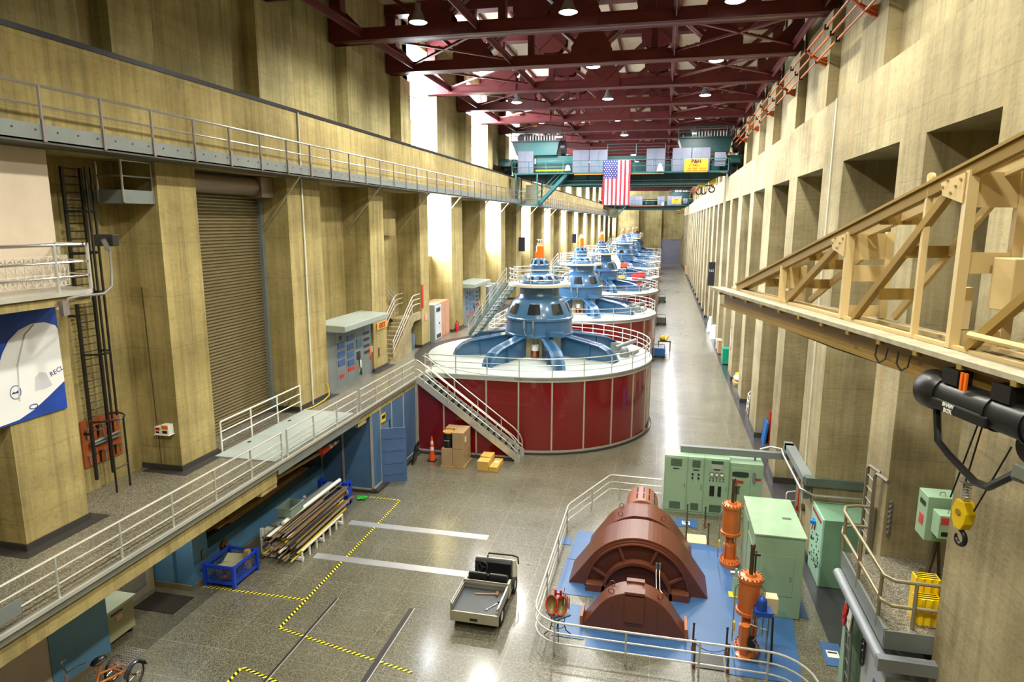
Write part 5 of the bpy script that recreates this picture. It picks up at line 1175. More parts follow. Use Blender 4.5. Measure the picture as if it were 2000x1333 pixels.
q = MB(); q.bar((-3.53, 12.98, ZB_+.012), (-3.34, 13.28, ZB_+.012), .025, .012); q.cyl((-3.53, 12.97, ZB_+.006), (-3.53, 12.97, ZB_+.02), .03, 8); q.build('shank', CHROME, wr_)
q = MB(); q.cb((-3.32, 13.32, ZB_+.03), (.07, .07, .05), .5); q.build('jaw', BLACK, wr_)
# ================================================================ RIGHT SIDE
# brown horizontal machine inside its railing
MC = thing('motor_generator', 'large brown horizontal machine with half-round casings inside the metal railing', 'machine', (-.29, 15.8, 0))
mx = -.29
def bell(r, zc, a=35, flare=1.0, n=24):
    a_ = math.radians(a); p = [(mx+r*math.cos(a_+(pi-2*a_)*i/n), zc+r*math.sin(a_+(pi-2*a_)*i/n)) for i in range(n+1)]
    z = p[0][1]; dx = z*math.sin(a_)/math.cos(a_)*flare
    return [(p[0][0]+dx, 0)] + p + [(p[-1][0]-dx, 0)]
q = MB(); q.prism(bell(1.4, 0), 'Y', 15.25, 16.35); q.build('main_casing', BROWN, MC, .012)
q = MB(); q.lathe([(1.3, 15.2), (1.3, 15.26), (1.22, 15.26), (1.22, 15.13), (1.26, 15.13), (1.26, 15.2), (1.3, 15.2)], (mx, 0, .03), 40, 0, pi, 'Y'); q.build('casing_ring', BROWN, MC)
q = MB(); q.lathe([(.78, 14.95), (.85, 14.95), (.85, 15.2), (.78, 15.2), (.78, 14.95)], (mx, 0, .04), 32, -.05, pi+.05, 'Y'); q.build('hub_ring', BROWN, MC)
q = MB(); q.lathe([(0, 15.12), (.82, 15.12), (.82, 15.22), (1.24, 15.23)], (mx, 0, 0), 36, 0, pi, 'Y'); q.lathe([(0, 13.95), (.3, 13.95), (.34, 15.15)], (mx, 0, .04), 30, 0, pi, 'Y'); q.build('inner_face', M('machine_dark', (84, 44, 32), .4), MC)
for an in (25, 68, 112, 155):
    a = math.radians(an); q = MB(); q.bar((mx+.84*math.cos(a), 15.08, .04+.84*math.sin(a)), (mx+1.22*math.cos(a), 15.17, .03+1.22*math.sin(a)), .04, .06); q.build('rib', BROWN, MC)
for x0, x1 in ((mx-1.24, mx-.62), (mx+.62, mx+1.24)):
    q = MB(); q.box(x0, x1, 14.95, 15.22, 0, .2); q.build('foot_block', BROWN, MC, .01)
q = MB(); q.prism(bell(.96, .03), 'Y', 13.45, 13.97); pm = q.build('end_bell', BROWN, MC, .012)
for b6 in ((mx-.21, mx+.21, 13.4, 13.46, .3, .92), (mx-.22, mx+.22, 13.4, 13.6, .97, 1.03), (mx-.2, mx+.2, 13.88, 14.02, .97, 1.03)): q = MB(); q.box(*b6); q.build('cover_plate', BROWN, pm)
for x in (mx-.5, mx+.5): q = MB(); q.box(x-.01, x+.01, 13.43, 13.46, .05, .75); q.build('seam_strip', BROWN, pm)
for x, y in ((mx-.52, 13.55), (mx-.52, 13.88), (mx+.55, 13.6)):
    q = MB(); z = math.sqrt(.99**2-(x-mx)**2)+.03; q.tube([(x+.06*math.cos(a), y, z+.05+.06*math.sin(a)) for a in [2*pi*i/12 for i in range(12)]], .012, 5, True); q.build('lifting_eye', BROWN, pm)
for x in (mx-1.16, mx+1.12): q = MB(); q.box(x-.03, x+.03, 13.42, 13.95, .02, .3); q.build('side_flange', M('flange_rust', (150, 96, 66), .5) if 'flange_rust' not in bpy.data.materials else bpy.data.materials['flange_rust'], pm)
q = MB(); q.prism(bell(1.12, .06), 'Y', 17.0, 17.9); bd = q.build('rear_bell', BROWN, MC, .012)
q = MB(); q.box(mx-.2, mx+.2, 16.95, 17.1, 1.13, 1.19); q.build('cover_plate', BROWN, bd)
for x, y in ((mx-.55, 17.15), (mx-.55, 17.7), (mx+.6, 17.2)):
    q = MB(); z = math.sqrt(1.15**2-(x-mx)**2)+.06; q.tube([(x+.06*math.cos(a), y, z+.05+.06*math.sin(a)) for a in [2*pi*i/12 for i in range(12)]], .012, 5, True); q.build('lifting_eye', BROWN, bd)
q = MB(); q.lathe([(0, 16.3), (.7, 16.3), (.7, 17.05)], (mx, 0, .05), 30, 0, pi, 'Y'); q.build('shaft_cover', BROWN, MC)
q = MB(); pr = [(mx+.45, 0), (mx+.45, .8)] + [(mx+.45*math.cos(a), .8+.45*math.sin(a)) for a in [pi*i/16 for i in range(1, 16)]] + [(mx-.45, .8), (mx-.45, 0)]
q.prism(pr, 'Y', 17.9, 18.95); exh = q.build('exciter_hood', M('machine_pink', (150, 96, 80), .35), MC, .03)
for x0 in (20, 65):
    for y in (18.05, 18.5):
        q = MB(); vs = []
        for a in (90+x0-55-18, 90+x0-55+12): vs.append(a)
        a0, a1 = [math.radians(v) for v in vs]; r = .458
        q.add([(mx+r*math.cos(a0), y, .8+r*math.sin(a0)), (mx+r*math.cos(a1), y, .8+r*math.sin(a1)), (mx+r*math.cos(a1), y+.38, .8+r*math.sin(a1)), (mx+r*math.cos(a0), y+.38, .8+r*math.sin(a0))], [(0, 1, 2, 3)]); q.build('vent', GLASSD, exh)
q = MB()
for x in (.16, .24): q.tube([(x, 15.02, .8), (x, 14.9, .7), (x+.02, 14.75, .4), (x+.22, 14.5, .25), (x+.26, 14.3, .2), (x+.26, 14.3, 0)], .014, 6); q.cyl((x, 15.0, .8), (x, 15.0, .94), .03, 8)
q.build('hose', STEEL, MC)
# railing round it
pth = [(.28, 20.9), (-1.3, 20.93), (-1.42, 20.86), (-2.4, 18.35), (-2.43, 18.2), (-2.41, 13.1)] + arc(-1.75, 13.05, .66, pi, pi*1.5, 6)[1:] + [(2.3, 12.4)] + arc(2.3, 11.6, .8, pi/2, .15, 6)[1:] + [(3.12, 10.9)]
railing('machine_railing', 'curved three-bar metal railing around the brown horizontal machine', pth, 0, (.25, .49, .73), ALU, posts=[(-1.07, 20.92), (-1.87, 19.67), (-2.42, 17.97), (-2.42, 16.26), (-2.42, 14.52), (-1.9, 12.42), (-.41, 12.4), (1.05, 12.4), (2.35, 12.4)])
# blue floor plates
def plate(poly, lab): q = MB(); q.prism(poly, 'Z', 0, .012); return tag(q.build('floor_plate', BLUEF), lab, 'floor plate')
plate([(-1.3, 12.75), (.98, 12.75), (.98, 13.15), (1.62, 13.15), (1.62, 12.55), (3.05, 12.55), (3.28, 14.93), (2.3, 14.93), (2.3, 17.9), (1.62, 18.0), (1.62, 18.1), (.95, 18.1), (.7, 17.4), (-1.2, 17.0), (-1.3, 14.6)], 'large blue steel floor plate under the brown machine and the orange actuators')
plate([(-2.2, 16.42), (-1.72, 16.42), (-1.72, 17.0), (-1.25, 17.0), (-1.25, 18.15), (-2.1, 18.15)], 'blue floor plate left of the brown machine, next to the railing')
plate([(-2.22, 14.7), (-1.32, 14.7), (-1.32, 16.35), (-2.22, 16.35)], 'blue floor plate left of the biggest brown casing')
plate([(-2.05, 13.0), (-1.33, 13.0), (-1.33, 14.3), (-2.05, 14.3)], 'blue floor plate beside the stool with the bucket')
plate([(-2.52, 17.2), (-2.2, 17.2), (-2.2, 17.65), (-2.52, 17.65)], 'tiny blue floor plate under the railing')
def mat(x0, x1, y0, y1, lab):
    m = plate([(x0, y0), (x1, y0), (x1, y1), (x0, y1)], lab); q = MB(); q.box((x0+x1)/2-.12, (x0+x1)/2+.12, (y0+y1)/2-.12, (y0+y1)/2+.12, .012, .015); q.build('label_sheet', WHITE, m)
    q = MB(); q.box((x0+x1)/2-.09, (x0+x1)/2+.09, (y0+y1)/2+.02, (y0+y1)/2+.07, .015, .016); q.build('print', BLACK, m)
mat(.68, 1.36, 19.1, 19.65, 'small blue floor plate with a white label by the mint cabinets')
mat(3.66, 4.06, 13.3, 14.1, 'small blue floor plate with a white label below the raised platform')
plate([(3.42, 14.95), (3.62, 14.95), (3.62, 15.6), (3.42, 15.6)], 'narrow blue floor plate beside the big mint cabinet')
# hatches with chain posts
for (x0, x1, y0, y1, lab, mtl) in ((1.02, 1.56, 18.1, 18.65, 'plywood-covered floor hatch between four chain posts', CREAM), (1.02, 1.58, 12.62, 13.12, 'dark open floor hatch with chain posts near the front railing', BLACK)):
    q = MB(); q.box(x0, x1, y0, y1, 0, .02); tag(q.build('floor_hatch', mtl), lab, 'hatch')
for nm, pts in (('plywood hatch', ((.98, 18.1), (1.58, 18.12), (1.04, 19.28), (1.56, 19.24))), ('dark hatch', ((.97, 12.6), (1.63, 12.6), (.97, 13.17), (1.65, 13.17)))):
    for i, (x, y) in enumerate(pts):
        t = thing('chain_post', '%s chain post at the %s' % (('front left', 'front right', 'rear left', 'rear right')[i], nm), 'post', (x, y, 0), 'chain posts')
        q = MB(); q.cyl((x, y, .012), (x, y, .62), .022, 8); q.build('shaft', M('post_bronze', (110, 90, 56), .4, .5) if 'post_bronze' not in bpy.data.materials else bpy.data.materials['post_bronze'], t)
        q = MB(); q.sphere((x, y, .63), .03, 8); q.build('knob', BLACK, t)
        q = MB(); q.cyl((x, y, .012), (x, y, .1), .035, 8); q.build('collar', M('collar_rust', (150, 84, 50), .5) if 'collar_rust' not in bpy.data.materials else bpy.data.materials['collar_rust'], t)
    for (a, b, wh) in ((0, 1, 'front'), (0, 2, 'left'), (1, 3, 'right')):
        p0, p1 = pts[a], pts[b]; q = MB(); q.tube([(p0[0]+(p1[0]-p0[0])*t_, p0[1]+(p1[1]-p0[1])*t_, .56-.28*t_*(1-t_)*4*.5) for t_ in [i/8 for i in range(9)]], .009, 4)
        tag(q.build('barrier_chain', BLACK), '%s slack chain between the posts of the %s' % (wh, nm), 'chain')
# orange actuators
def actuator(name, lab, x, y, extras):
    t = thing(name, lab, 'actuator', (x, y, 0))
    q = MB(); q.lathe([(.0, 1.68), (.1, 1.7), (.12, 1.66), (.26, 1.64), (.26, 1.57), (.23, 1.56), (.23, .88), (.26, .87), (.26, .8), (.0, .78)], (x, y, 0), 32); b = q.build('cylinder', ACT, t)
    q = MB()
    for i in range(16): a = 2*pi*i/16; q.cyl((x+.235*math.cos(a), y+.235*math.sin(a), 1.63), (x+.235*math.cos(a), y+.235*math.sin(a), 1.67), .02, 6)
    q.build('bolt_ring', M('bolt_rust', (150, 92, 60), .5) if 'bolt_rust' not in bpy.data.materials else bpy.data.materials['bolt_rust'], b)
    q = MB(); q.lathe([(.1, .8), (.11, .55), (.17, .5), (.18, .3), (.16, .1)], (x, y, 0), 20); q.build('neck', ACT, t)
    q = MB()
    for s in (-1, 1): q.bar((x+.12*s, y-.12, .8), (x+.15*s, y-.15, .15), .03, .06)
    q.prism([(x+.26*math.cos(a)*(1), y-.12+(.34 if math.sin(a) < 0 else .3)*math.sin(a)) for a in [2*pi*i/28 for i in range(28)]], 'Z', .012, .12); q.build('base_flange', ACT, t, .01)
    q = MB()
    for i in range(18): a = 2*pi*i/18; q.cyl((x+.225*math.cos(a), y-.12+.29*math.sin(a), .12), (x+.225*math.cos(a), y-.12+.29*math.sin(a), .16), .018, 6)
    q.build('bolt_row', bpy.data.materials['bolt_rust'], t)
    q = MB(); q.cyl((x, y, 1.66), (x, y, 2.3), .045, 10); q.cyl((x+.08, y+.05, 1.66), (x+.08, y+.05, 2.2), .02, 6); q.sphere((x, y, 2.32), .06, 8); q.box(x-.02, x+.16, y-.03, y+.05, 2.12, 2.17); q.build('indicator_rod', M('rod_dark', (88, 76, 54), .4, .5) if 'rod_dark' not in bpy.data.materials else bpy.data.materials['rod_dark'], t)
    q = MB()
    for s, z0 in ((-.3, .1), (.3, .3)): q.tube([(x+s, y-.05, z0), (x+s, y-.05, 1.35), (x+s*.75, y, 1.45)], .014, 6)
    q.build('pipe', STEEL, t)
    q = MB(); q.box(x-.32, x-.29, y-.3, y-.22, .5, .7); q.build('yellow_tag', YELL, t)
    if extras:
        q = MB(); q.box(x+.06, x+.4, y-.5, y-.22, 1.02, 1.12); q.cyl((x+.2, y-.36, 1.12), (x+.2, y-.36, 1.3), .1, 14); q.sphere((x+.2, y-.36, 1.3), .1, 12); q.build('blue_motor', M('motor_blue', (30, 76, 170), .4), t)
        q = MB(); q.box(x+.32, x+.58, y-.05, y+.2, .85, 1.2); q.build('terminal_box', CREAM, t, .01)
        q = MB()
        for dx in (.02, .12, .34, .42): q.cyl((x+dx, y-.4, .05), (x+dx, y-.4, 1.1), .02, 6)
        q.tube([(x+.1, y-.5, .95), (x+.18, y-.56, .7), (x+.05, y-.55, .5), (x+.2, y-.52, .3)], .016, 6); q.tube([(x-.02, y-.45, .8), (x+.3, y-.5, .75), (x+.35, y-.5, .2)], .016, 6); q.build('piping', STEEL, t)
        q = MB(); q.cyl((x+.44, y-.5, 0), (x+.42, y-.42, 1.0), .022, 6); q.box(x-.05, x+.1, y-.55, y-.4, .35, .5); q.build('black_strut', BLACK, t)
        q = MB(); q.cyl((x-.1, y-.42, 0.012), (x-.1, y-.42, .75), .09, 16); q.lathe([(.16, .012), (.16, .07), (.09, .09)], (x-.1, y-.42, 0), 20); q.build('stand_pipe', ACT, t)
    return t
actuator('valve_actuator', 'farther orange valve actuator next to the mint cabinets', 2.08, 17.3, False)
actuator('valve_actuator', 'nearer orange valve actuator with blue motor and piping', 2.1, 13.6, True)
t = thing('pump_stand', 'small mint pump on a yellow-edged stand beside the big mint cabinet', 'pump', (2.1, 15.7, 0))
q = MB(); q.prism([(15.5, .012), (15.9, .012), (15.8, .4), (15.6, .45)], 'X', 2.02, 2.2); q.cyl((2.08, 15.7, .45), (2.08, 15.7, .65), .03, 8); q.build('stand', MINT, t)
q = MB(); q.box(1.92, 2.12, 15.45, 15.7, .012, .03); q.build('yellow_pad', YELL, t)
q = MB(); q.cyl((1.95, 15.75, .5), (2.2, 15.75, .52), .05, 10); q.build('valve_body', STEEL, t)
# big mint cabinet with glossy top
bx = thing('mint_cabinet', 'big plain mint-green cabinet standing behind the nearer orange actuator', 'cabinet', (2.86, 15.9, 0))
q = MB(); q.box(2.33, 3.4, 14.85, 16.95, .012, 2.0); q.build('cabinet_body', MINT, bx, .008)
q = MB(); q.box(2.3, 3.43, 14.82, 16.98, 2.0, 2.03); q.build('top', M('mint_top', (164, 194, 166), .12, coat=.5), bx)
q = MB(); q.box(2.45, 3.2, 14.835, 14.85, .55, 1.55); dp = q.build('door_panel', MINT, bx, .004)
q = MB(); q.box(3.12, 3.16, 14.82, 14.835, .95, 1.05); q.build('handle', CHROME, dp)
q = MB(); q.box(2.315, 2.33, 15.0, 15.9, .3, 1.6); q.box(2.315, 2.33, 16.0, 16.85, .3, 1.8); q.build('side_panel', MINT, bx, .003)
q = MB(); q.box(3.05, 3.25, 15.75, 15.85, 2.03, 2.035); q.build('vent', MINTD, bx)
# row of mint control cabinets
CX = [.33, 1.03, 1.53, 2.27]
for i in range(3):
    x0, x1 = CX[i], CX[i+1]
    t = thing('control_cabinet', ('left mint control cabinet with two dark grilles', 'narrow mint control cabinet with two knobs', 'mint control cabinet with three round gauges')[i], 'cabinet', ((x0+x1)/2, 20.4, 0), 'row of mint control cabinets')
    q = MB(); q.box(x0, x1-.004, 20.12, 20.8, 0, 1.86); q.build('cabinet_body', MINT, t, .004)
    q = MB(); q.box(x0+.03, x1-.03, 20.1, 20.12, .08, 1.82); d_ = q.build('door', MINT, t, .004)
    c, w_ = (x0+x1)/2, (x1-x0)
    for z in (.25, 1.66 if i < 2 else 1.72):
        if i == 2 and z > 1: zz = (1.7, 1.8)
        else: zz = (z-.12, z+.12)
        q = MB()
        n_ = 8
        for j in range(n_): q.box(c-w_*.24, c+w_*.24, 20.092, 20.1, zz[0]+(zz[1]-zz[0])*j/n_, zz[0]+(zz[1]-zz[0])*(j+.6)/n_)
        q.build('vent', MINTD, d_)
    q = MB(); q.box(x1-.09, x1-.07, 20.08, 20.1, .85, .98); q.build('handle', CHROME, d_)
    q = MB(); q.box(c-.09, c+.09, 20.09, 20.1, 1.44 if i < 2 else 1.5, 1.47 if i < 2 else 1.53); q.build('name_plate', BLACK, d_)
    if i == 1:
        for dx in (-.1, .08): q = MB(); q.cyl((c+dx, 20.1, 1.2), (c+dx, 20.06, 1.2), .03, 10); q.box(c+dx-.03, c+dx+.03, 20.09, 20.1, 1.28, 1.34); q.build('knob', BLACK, d_)
    if i == 2:
        q = MB(); q.box(c-.17, c+.15, 20.085, 20.1, 1.54, 1.68); q.build('display', M('display_grey', (176, 176, 184), .3), d_)
        for dx in (-.15, 0, .15):
            q = MB(); q.cyl((c+dx, 20.1, 1.36), (c+dx, 20.07, 1.36), .065, 16); g_ = q.build('gauge', BLACK, d_)
            q = MB(); q.cyl((c+dx, 20.07, 1.36), (c+dx, 20.066, 1.36), .052, 16); q.build('dial', WHITE, g_)
        q = MB()
        for r in range(2):
            for k in range(5): q.box(c-.2+.1*k-.015, c-.2+.1*k+.015, 20.085, 20.1, 1.14+.07*r, 1.17+.07*r)
        q.build('button_row', BLACK, d_)
        for dx, w2 in ((-.12, .14), (.1, .1)): q = MB(); q.box(c+dx-w2/2, c+dx+w2/2, 20.08, 20.1, .66, .98); q.build('recorder', BLACK, d_)
t = thing('starter_cabinet', 'right mint cabinet with an oval window in the control row', 'cabinet', (2.77, 20.4, 0), 'row of mint control cabinets')
q = MB(); q.box(2.28, 3.26, 20.2, 21.0, 0, 1.74); q.build('cabinet_body', MINT, t, .006)
q = MB(); q.box(2.33, 2.9, 20.18, 20.2, .3, 1.6); d_ = q.build('door', MINT, t, .006)
q = MB(); q.prism([(2.6+.24*math.copysign(min(1, abs(math.cos(a))*1.6), math.cos(a)), 1.4+.085*math.sin(a)) for a in [2*pi*i/24 for i in range(24)]], 'Y', 20.165, 20.18); q.build('oval_window', GLASSD, d_)
q = MB(); q.box(2.96, 3.03, 20.14, 20.2, 1.2, 1.5); q.build('breaker_handle', GREY, t)
q = MB(); q.box(3.0, 3.2, 20.195, 20.2, 1.22, 1.3); q.box(2.45, 2.7, 20.175, 20.18, 1.1, 1.2); q.build('warning_label', M('label_red', (170, 60, 56), .5), t)
q = MB(); q.box(2.4, 2.6, 20.175, 20.18, .75, .98); q.build('vent', MINTD, t)
# bus duct
bd_ = thing('cable_duct', 'grey cable duct bending from the mint cabinets along the right pillars', 'duct', (2.4, 20.6, 1.86))
q = MB(); q.box(.8, 4.1, 20.5, 20.68, 1.86, 2.06); q.build('straight_section', GREY, bd_)
q = MB(); q.box(3.86, 4.12, 17.75, 20.5, 2.2, 2.4); q.box(3.86, 4.1, 20.3, 20.68, 2.06, 2.4); q.build('along_section', GREY, bd_)
q = MB(); q.box(3.9, 5.6, 17.6, 17.86, 2.2, 2.42); q.build('end_section', M('duct_dark', (84, 96, 92), .5), bd_)
q = MB(); q.tube([(3.2, 20.75, 2.06), (3.5, 20.75, 2.16), (3.8, 20.6, 2.16), (3.8, 20.2, 2.1), (3.8, 18.2, 2.1), (3.82, 17.75, 2.05), (4.1, 17.5, 2.0), (5.6, 17.5, 2.0)], .035, 8); q.build('conduit', STEEL, bd_)
for x, y in ((3.98, 19.6), (3.98, 18.0)): q = MB(); q.box(x-.04, x+.12, y-.04, y+.04, 1.7, 2.2); q.build('bracket', GREY, bd_)
q = MB(); q.box(3.02, 3.08, 20.55, 20.61, 1.74, 1.86); q.build('bracket', GREY, bd_)
# mint switch cabinet by the wall
sw = thing('switch_cabinet', 'mint switch cabinet covered in dials with a blue handle beside the right pillar', 'cabinet', (4.8, 17.1, 0))
q = MB(); q.box(4.16, 5.7, 16.45, 17.62, .02, 1.8); q.build('cabinet_body', M('mint_dark', (116, 156, 130), .4), sw, .006)
q = MB(); q.box(4.12, 4.16, 16.45, 17.62, .02, 1.8); fp = q.build('front_panel', M('mint_front', (168, 214, 190), .4), sw)
q = MB(); q.box(4.11, 4.12, 16.6, 17.5, 1.62, 1.7); q.build('red_strip', M('strip_red', (150, 50, 44), .5), fp)
q = MB(); q.box(4.04, 4.12, 17.1, 17.3, 1.36, 1.46); q.sphere((4.06, 17.2, 1.41), .07, 10); q.build('blue_handle', M('handle_blue', (36, 120, 200), .4), fp)
rnd = random.Random(4); q = MB()
for i in range(42):
    y, z = 16.55+rnd.random()*.95, .3+rnd.random()*.9; q.box(4.108, 4.12, y, y+.03+.04*rnd.random(), z, z+.02+.04*rnd.random())
q.build('switch_marks', BLACK, fp)
q = MB(); q.box(4.1, 4.12, 17.15, 17.22, 1.2, 1.3); q.build('red_switch', REDP, fp)
fe = thing('fire_extinguisher', 'red fire extinguisher low on the pillar behind the big mint cabinet', 'extinguisher', (4.02, 18.6, .4))
q = MB(); q.lathe([(0, .4), (.075, .4), (.075, .74), (.03, .8), (0, .8)], (4.02, 18.6, 0), 14); q.build('cylinder', REDP, fe)
q = MB(); q.tube([(4.02, 18.6, .8), (4.0, 18.7, .92), (4.0, 18.85, .85), (4.0, 18.8, .6)], .012, 5); q.build('hose', BLACK, fe)
q = MB(); q.cyl((4.12, 19.3, .9), (4.12, 19.3, 2.1), .018, 6); q.box(4.06, 4.13, 19.26, 19.36, .78, .92); tag(q.build('alarm_box', REDP), 'small red box on a conduit on the right pillar under the duct', 'alarm')
q = MB(); q.cyl((4.06, 18.55, 1.2), (4.13, 18.55, 1.2), .1, 14); tag(q.build('wall_gong', M('gong_dark', (84, 74, 60), .5, .4)), 'dark round gong on the right pillar under the duct', 'gong')
gr = thing('floor_gate', 'small white pipe barrier on the dark border by the right bay', 'barrier', (4.3, 21.0, 0))
q = MB(); q.tube([(4.1, 20.9, 0), (4.1, 20.9, .62), (4.14, 20.95, .66), (4.9, 21.3, .66)], .02, 6); q.tube([(4.1, 20.9, .35), (4.9, 21.3, .35)], .016, 6); q.build('pipe', WHITE, gr)
# raised platform on the right with railing, gutter, ladder
PZ = 2.97
pf = thing('raised_platform', 'raised right-hand concrete platform with pipe railing above grey cabinets', 'platform', (4.2, 11.2, PZ-.4))
q = MB(); q.box(3.52, 7.4, 9.95, 12.42, PZ-.26, PZ); q.build('slab', TERR_D, pf)
q = MB(); q.box(3.48, 3.52, 9.95, 12.42, PZ-.28, PZ+.02); q.box(3.48, 4.2, 9.93, 9.97, PZ-.28, PZ+.02); q.build('edge_plate', GREY, pf)
q = MB(); q.lathe([(.09, 9.8), (.09, 12.35)], (3.43, 0, PZ-.38), 14, 0, 2*pi, 'Y'); q.prism([(3.34, PZ-.48), (4.2, PZ-.48), (4.2, PZ-.28), (3.34, PZ-.28)], 'Y', 9.66, 9.8); q.build('gutter', M('gutter_grey', (132, 138, 146), .4, .1), pf)
q = MB()
for h in (.74, .33): q.tube([(4.6, 12.85, PZ+h), (3.8, 12.9, PZ+h), (3.58, 12.8, PZ+h), (3.5, 12.55, PZ+h), (3.5, 10.25, PZ+h), (3.6, 10.12, PZ+h), (4.22, 10.1, PZ+h)], .03, 8)
q.build('rail', M('rail_weathered', (150, 140, 112), .45, .4), pf)
for x, y in ((3.5, 12.45), (3.5, 11.45), (3.5, 10.35), (3.9, 10.1), (4.1, 12.87)): q = MB(); q.cyl((x, y, PZ-.16), (x, y, PZ+.74), .03, 8); q.build('post', bpy.data.materials['rail_weathered'], pf)
ld = thing('wall_ladder', 'grey steel ladder fixed to the right pillar above the raised platform', 'ladder', (4.05, 12.95, PZ))
for y, dz in ((13.25, 0), (12.82, .0)):
    q = MB(); q.tube([(4.13, y-.4, 4.42), (4.05, y-.05, 4.42), (4.03, y, 4.36), (4.03, y, 2.2)], .035, 6); q.build('side_rail', M('ladder_grey', (132, 126, 116), .5, .3) if dz == 0 and y > 13 else bpy.data.materials['ladder_grey'], ld)
for i in range(9): q = MB(); q.cyl((4.03, 12.82, 2.4+.23*i), (4.03, 13.25, 2.4+.23*i), .014, 6); q.build('rung', STEEL, ld)
for i, (y, lab) in enumerate(((10.35, 'nearer bright yellow plastic step block on the raised platform'), (10.62, 'farther bright yellow plastic step block on the raised platform'))):
    t = thing('step_block', lab, 'step', (4.1, y, PZ)); z1 = PZ+(.42 if i == 0 else .62)
    q = MB(); x0 = 3.98+.06*i
    n_ = 10
    prof = [(x0+.34*j/n_, .018*math.sin(j*pi*2*3/n_)) for j in range(n_+1)]
    q.prism([(x, y-.1+d) for x, d in prof] + [(x0+.34, y+.1), (x0, y+.1)], 'Z', PZ, z1); q.build('block_body', M('block_yellow', (244, 206, 16), .4) if i == 0 else bpy.data.materials['block_yellow'], t)
    q = MB()
    for j in range(3): q.box(x0+.02, x0+.32, y-.07+.06*j, y-.05+.06*j, z1, z1+.006)
    q.build('grip_strip', BLACK, t)
for x0, x1, y0, y1, z0, z1, lab, big in ((4.26, 4.72, 11.0, 11.4, 4.0, 4.74, 'larger mint wall box with warning labels above the raised platform', True), (4.3, 4.66, 10.62, 10.9, 4.22, 4.6, 'smaller mint box stepped below the larger wall box', False)):
    t = thing('wall_box', lab, 'electrical box', ((x0+x1)/2, (y0+y1)/2, z0))
    q = MB(); q.box(x0, x1, y0, y1, z0, z1); q.build('box_body', MINT, t, .008)
    q = MB(); q.box(x0-.006, x0, y0+.08, y0+.3, z1-.2, z1-.12) if big else q.box(x0+.04, x0+.3, y0-.005, y0, z0+.05, z0+.12); q.build('black_label', BLACK, t)
    q = MB(); q.box(x0-.006, x0, y0+.12, y0+.28, z0+.2, z0+.38) if big else q.box(x0+.02, x0+.14, y0-.005, y0, z1-.14, z1-.03); q.build('red_label', M('lab_red', (200, 60, 60), .5) if big else bpy.data.materials['lab_red'], t)
    q = MB(); q.tube([((x0+x1)/2-.04, y0+.1, z1), ((x0+x1)/2-.03, y0+.1, z1+.06), ((x0+x1)/2+.03, y0+.1, z1+.06), ((x0+x1)/2+.04, y0+.1, z1)], .008, 5); q.build('lifting_eye', STEEL, t)
t = thing('box_stand', 'dark splayed stand carrying the mint boxes on the raised platform', 'stand', (4.5, 11.1, PZ))
q = MB(); q.bar((4.5, 11.1, 4.0), (4.3, 11.0, PZ), .05, .05); q.bar((4.5, 11.1, 4.0), (4.65, 11.2, PZ), .05, .05); q.bar((4.34, 11.05, PZ+.3), (4.62, 11.15, PZ+.3), .05, .05); q.bar((4.5, 11.1, 4.02), (4.5, 10.7, 4.24), .05, .05); q.build('frame', M('stand_dark', (70, 56, 36), .6), t)
q = MB(); q.tube([(4.2, 12.4, 3.4+.05*i) if i % 2 else (4.23, 12.41, 3.4+.05*i) for i in range(14)], .03, 5); tag(q.build('hanging_chain', STEEL), 'steel chain hanging in the bay above the raised platform', 'chain')
# under the platform
t = thing('panel_cabinet', 'tall mint panel under the far corner of the raised platform', 'cabinet', (3.8, 12.3, 0))
q = MB(); q.box(3.62, 4.5, 12.05, 12.42, 0, 2.5); q.build('cabinet_body', MINT, t, .006)
q = MB(); q.box(3.61, 3.62, 12.1, 12.2, 1.9, 2.3); q.build('label', M('lab2', (206, 120, 110), .5), t)
t = thing('fixed_ladder', 'grey ladder with red and white tape reaching up to the raised platform', 'ladder', (3.5, 11.6, 0))
for y in (11.45, 11.75): q = MB(); q.cyl((3.56, y, 0), (3.46, y, PZ-.3), .025, 6); q.build('side_rail', GREY, t)
for i in range(9): q = MB(); q.cyl((3.555-.01*i, 11.45, .2+.27*i), (3.555-.01*i, 11.75, .2+.27*i), .014, 6); q.build('rung', STEEL, t)
for y, z in ((11.45, 2.2), (11.76, 2.1)): q = MB(); q.cb((3.44, y, z), (.02, .16, .4), 0, .2); q.cb((3.43, y+.03, z), (.02, .1, .12), 0, .5); q.build('warning_tape', REDP if y > 11.6 else WHITE, t)
t = thing('grey_cabinet', 'grey cabinet with a coiled black cord below the platform front', 'cabinet', (3.9, 10.7, 0))
q = MB(); q.box(3.62, 4.4, 10.1, 11.2, 0, 2.1); q.build('cabinet_body', M('cab_light', (168, 170, 172), .4), t, .008)
q = MB(); q.box(3.6, 3.62, 10.2, 10.55, 1.5, 1.75); q.build('blue_label', M('lab_blue', (40, 70, 160), .5), t)
q = MB()
for i in range(3): q.tube([(3.57, 11.05+.08*math.cos(a), 2.0-.12*i+.14*math.sin(a)) for a in [2*pi*k/14 for k in range(14)]], .018, 5, True)
q.build('cord', BLACK, t)
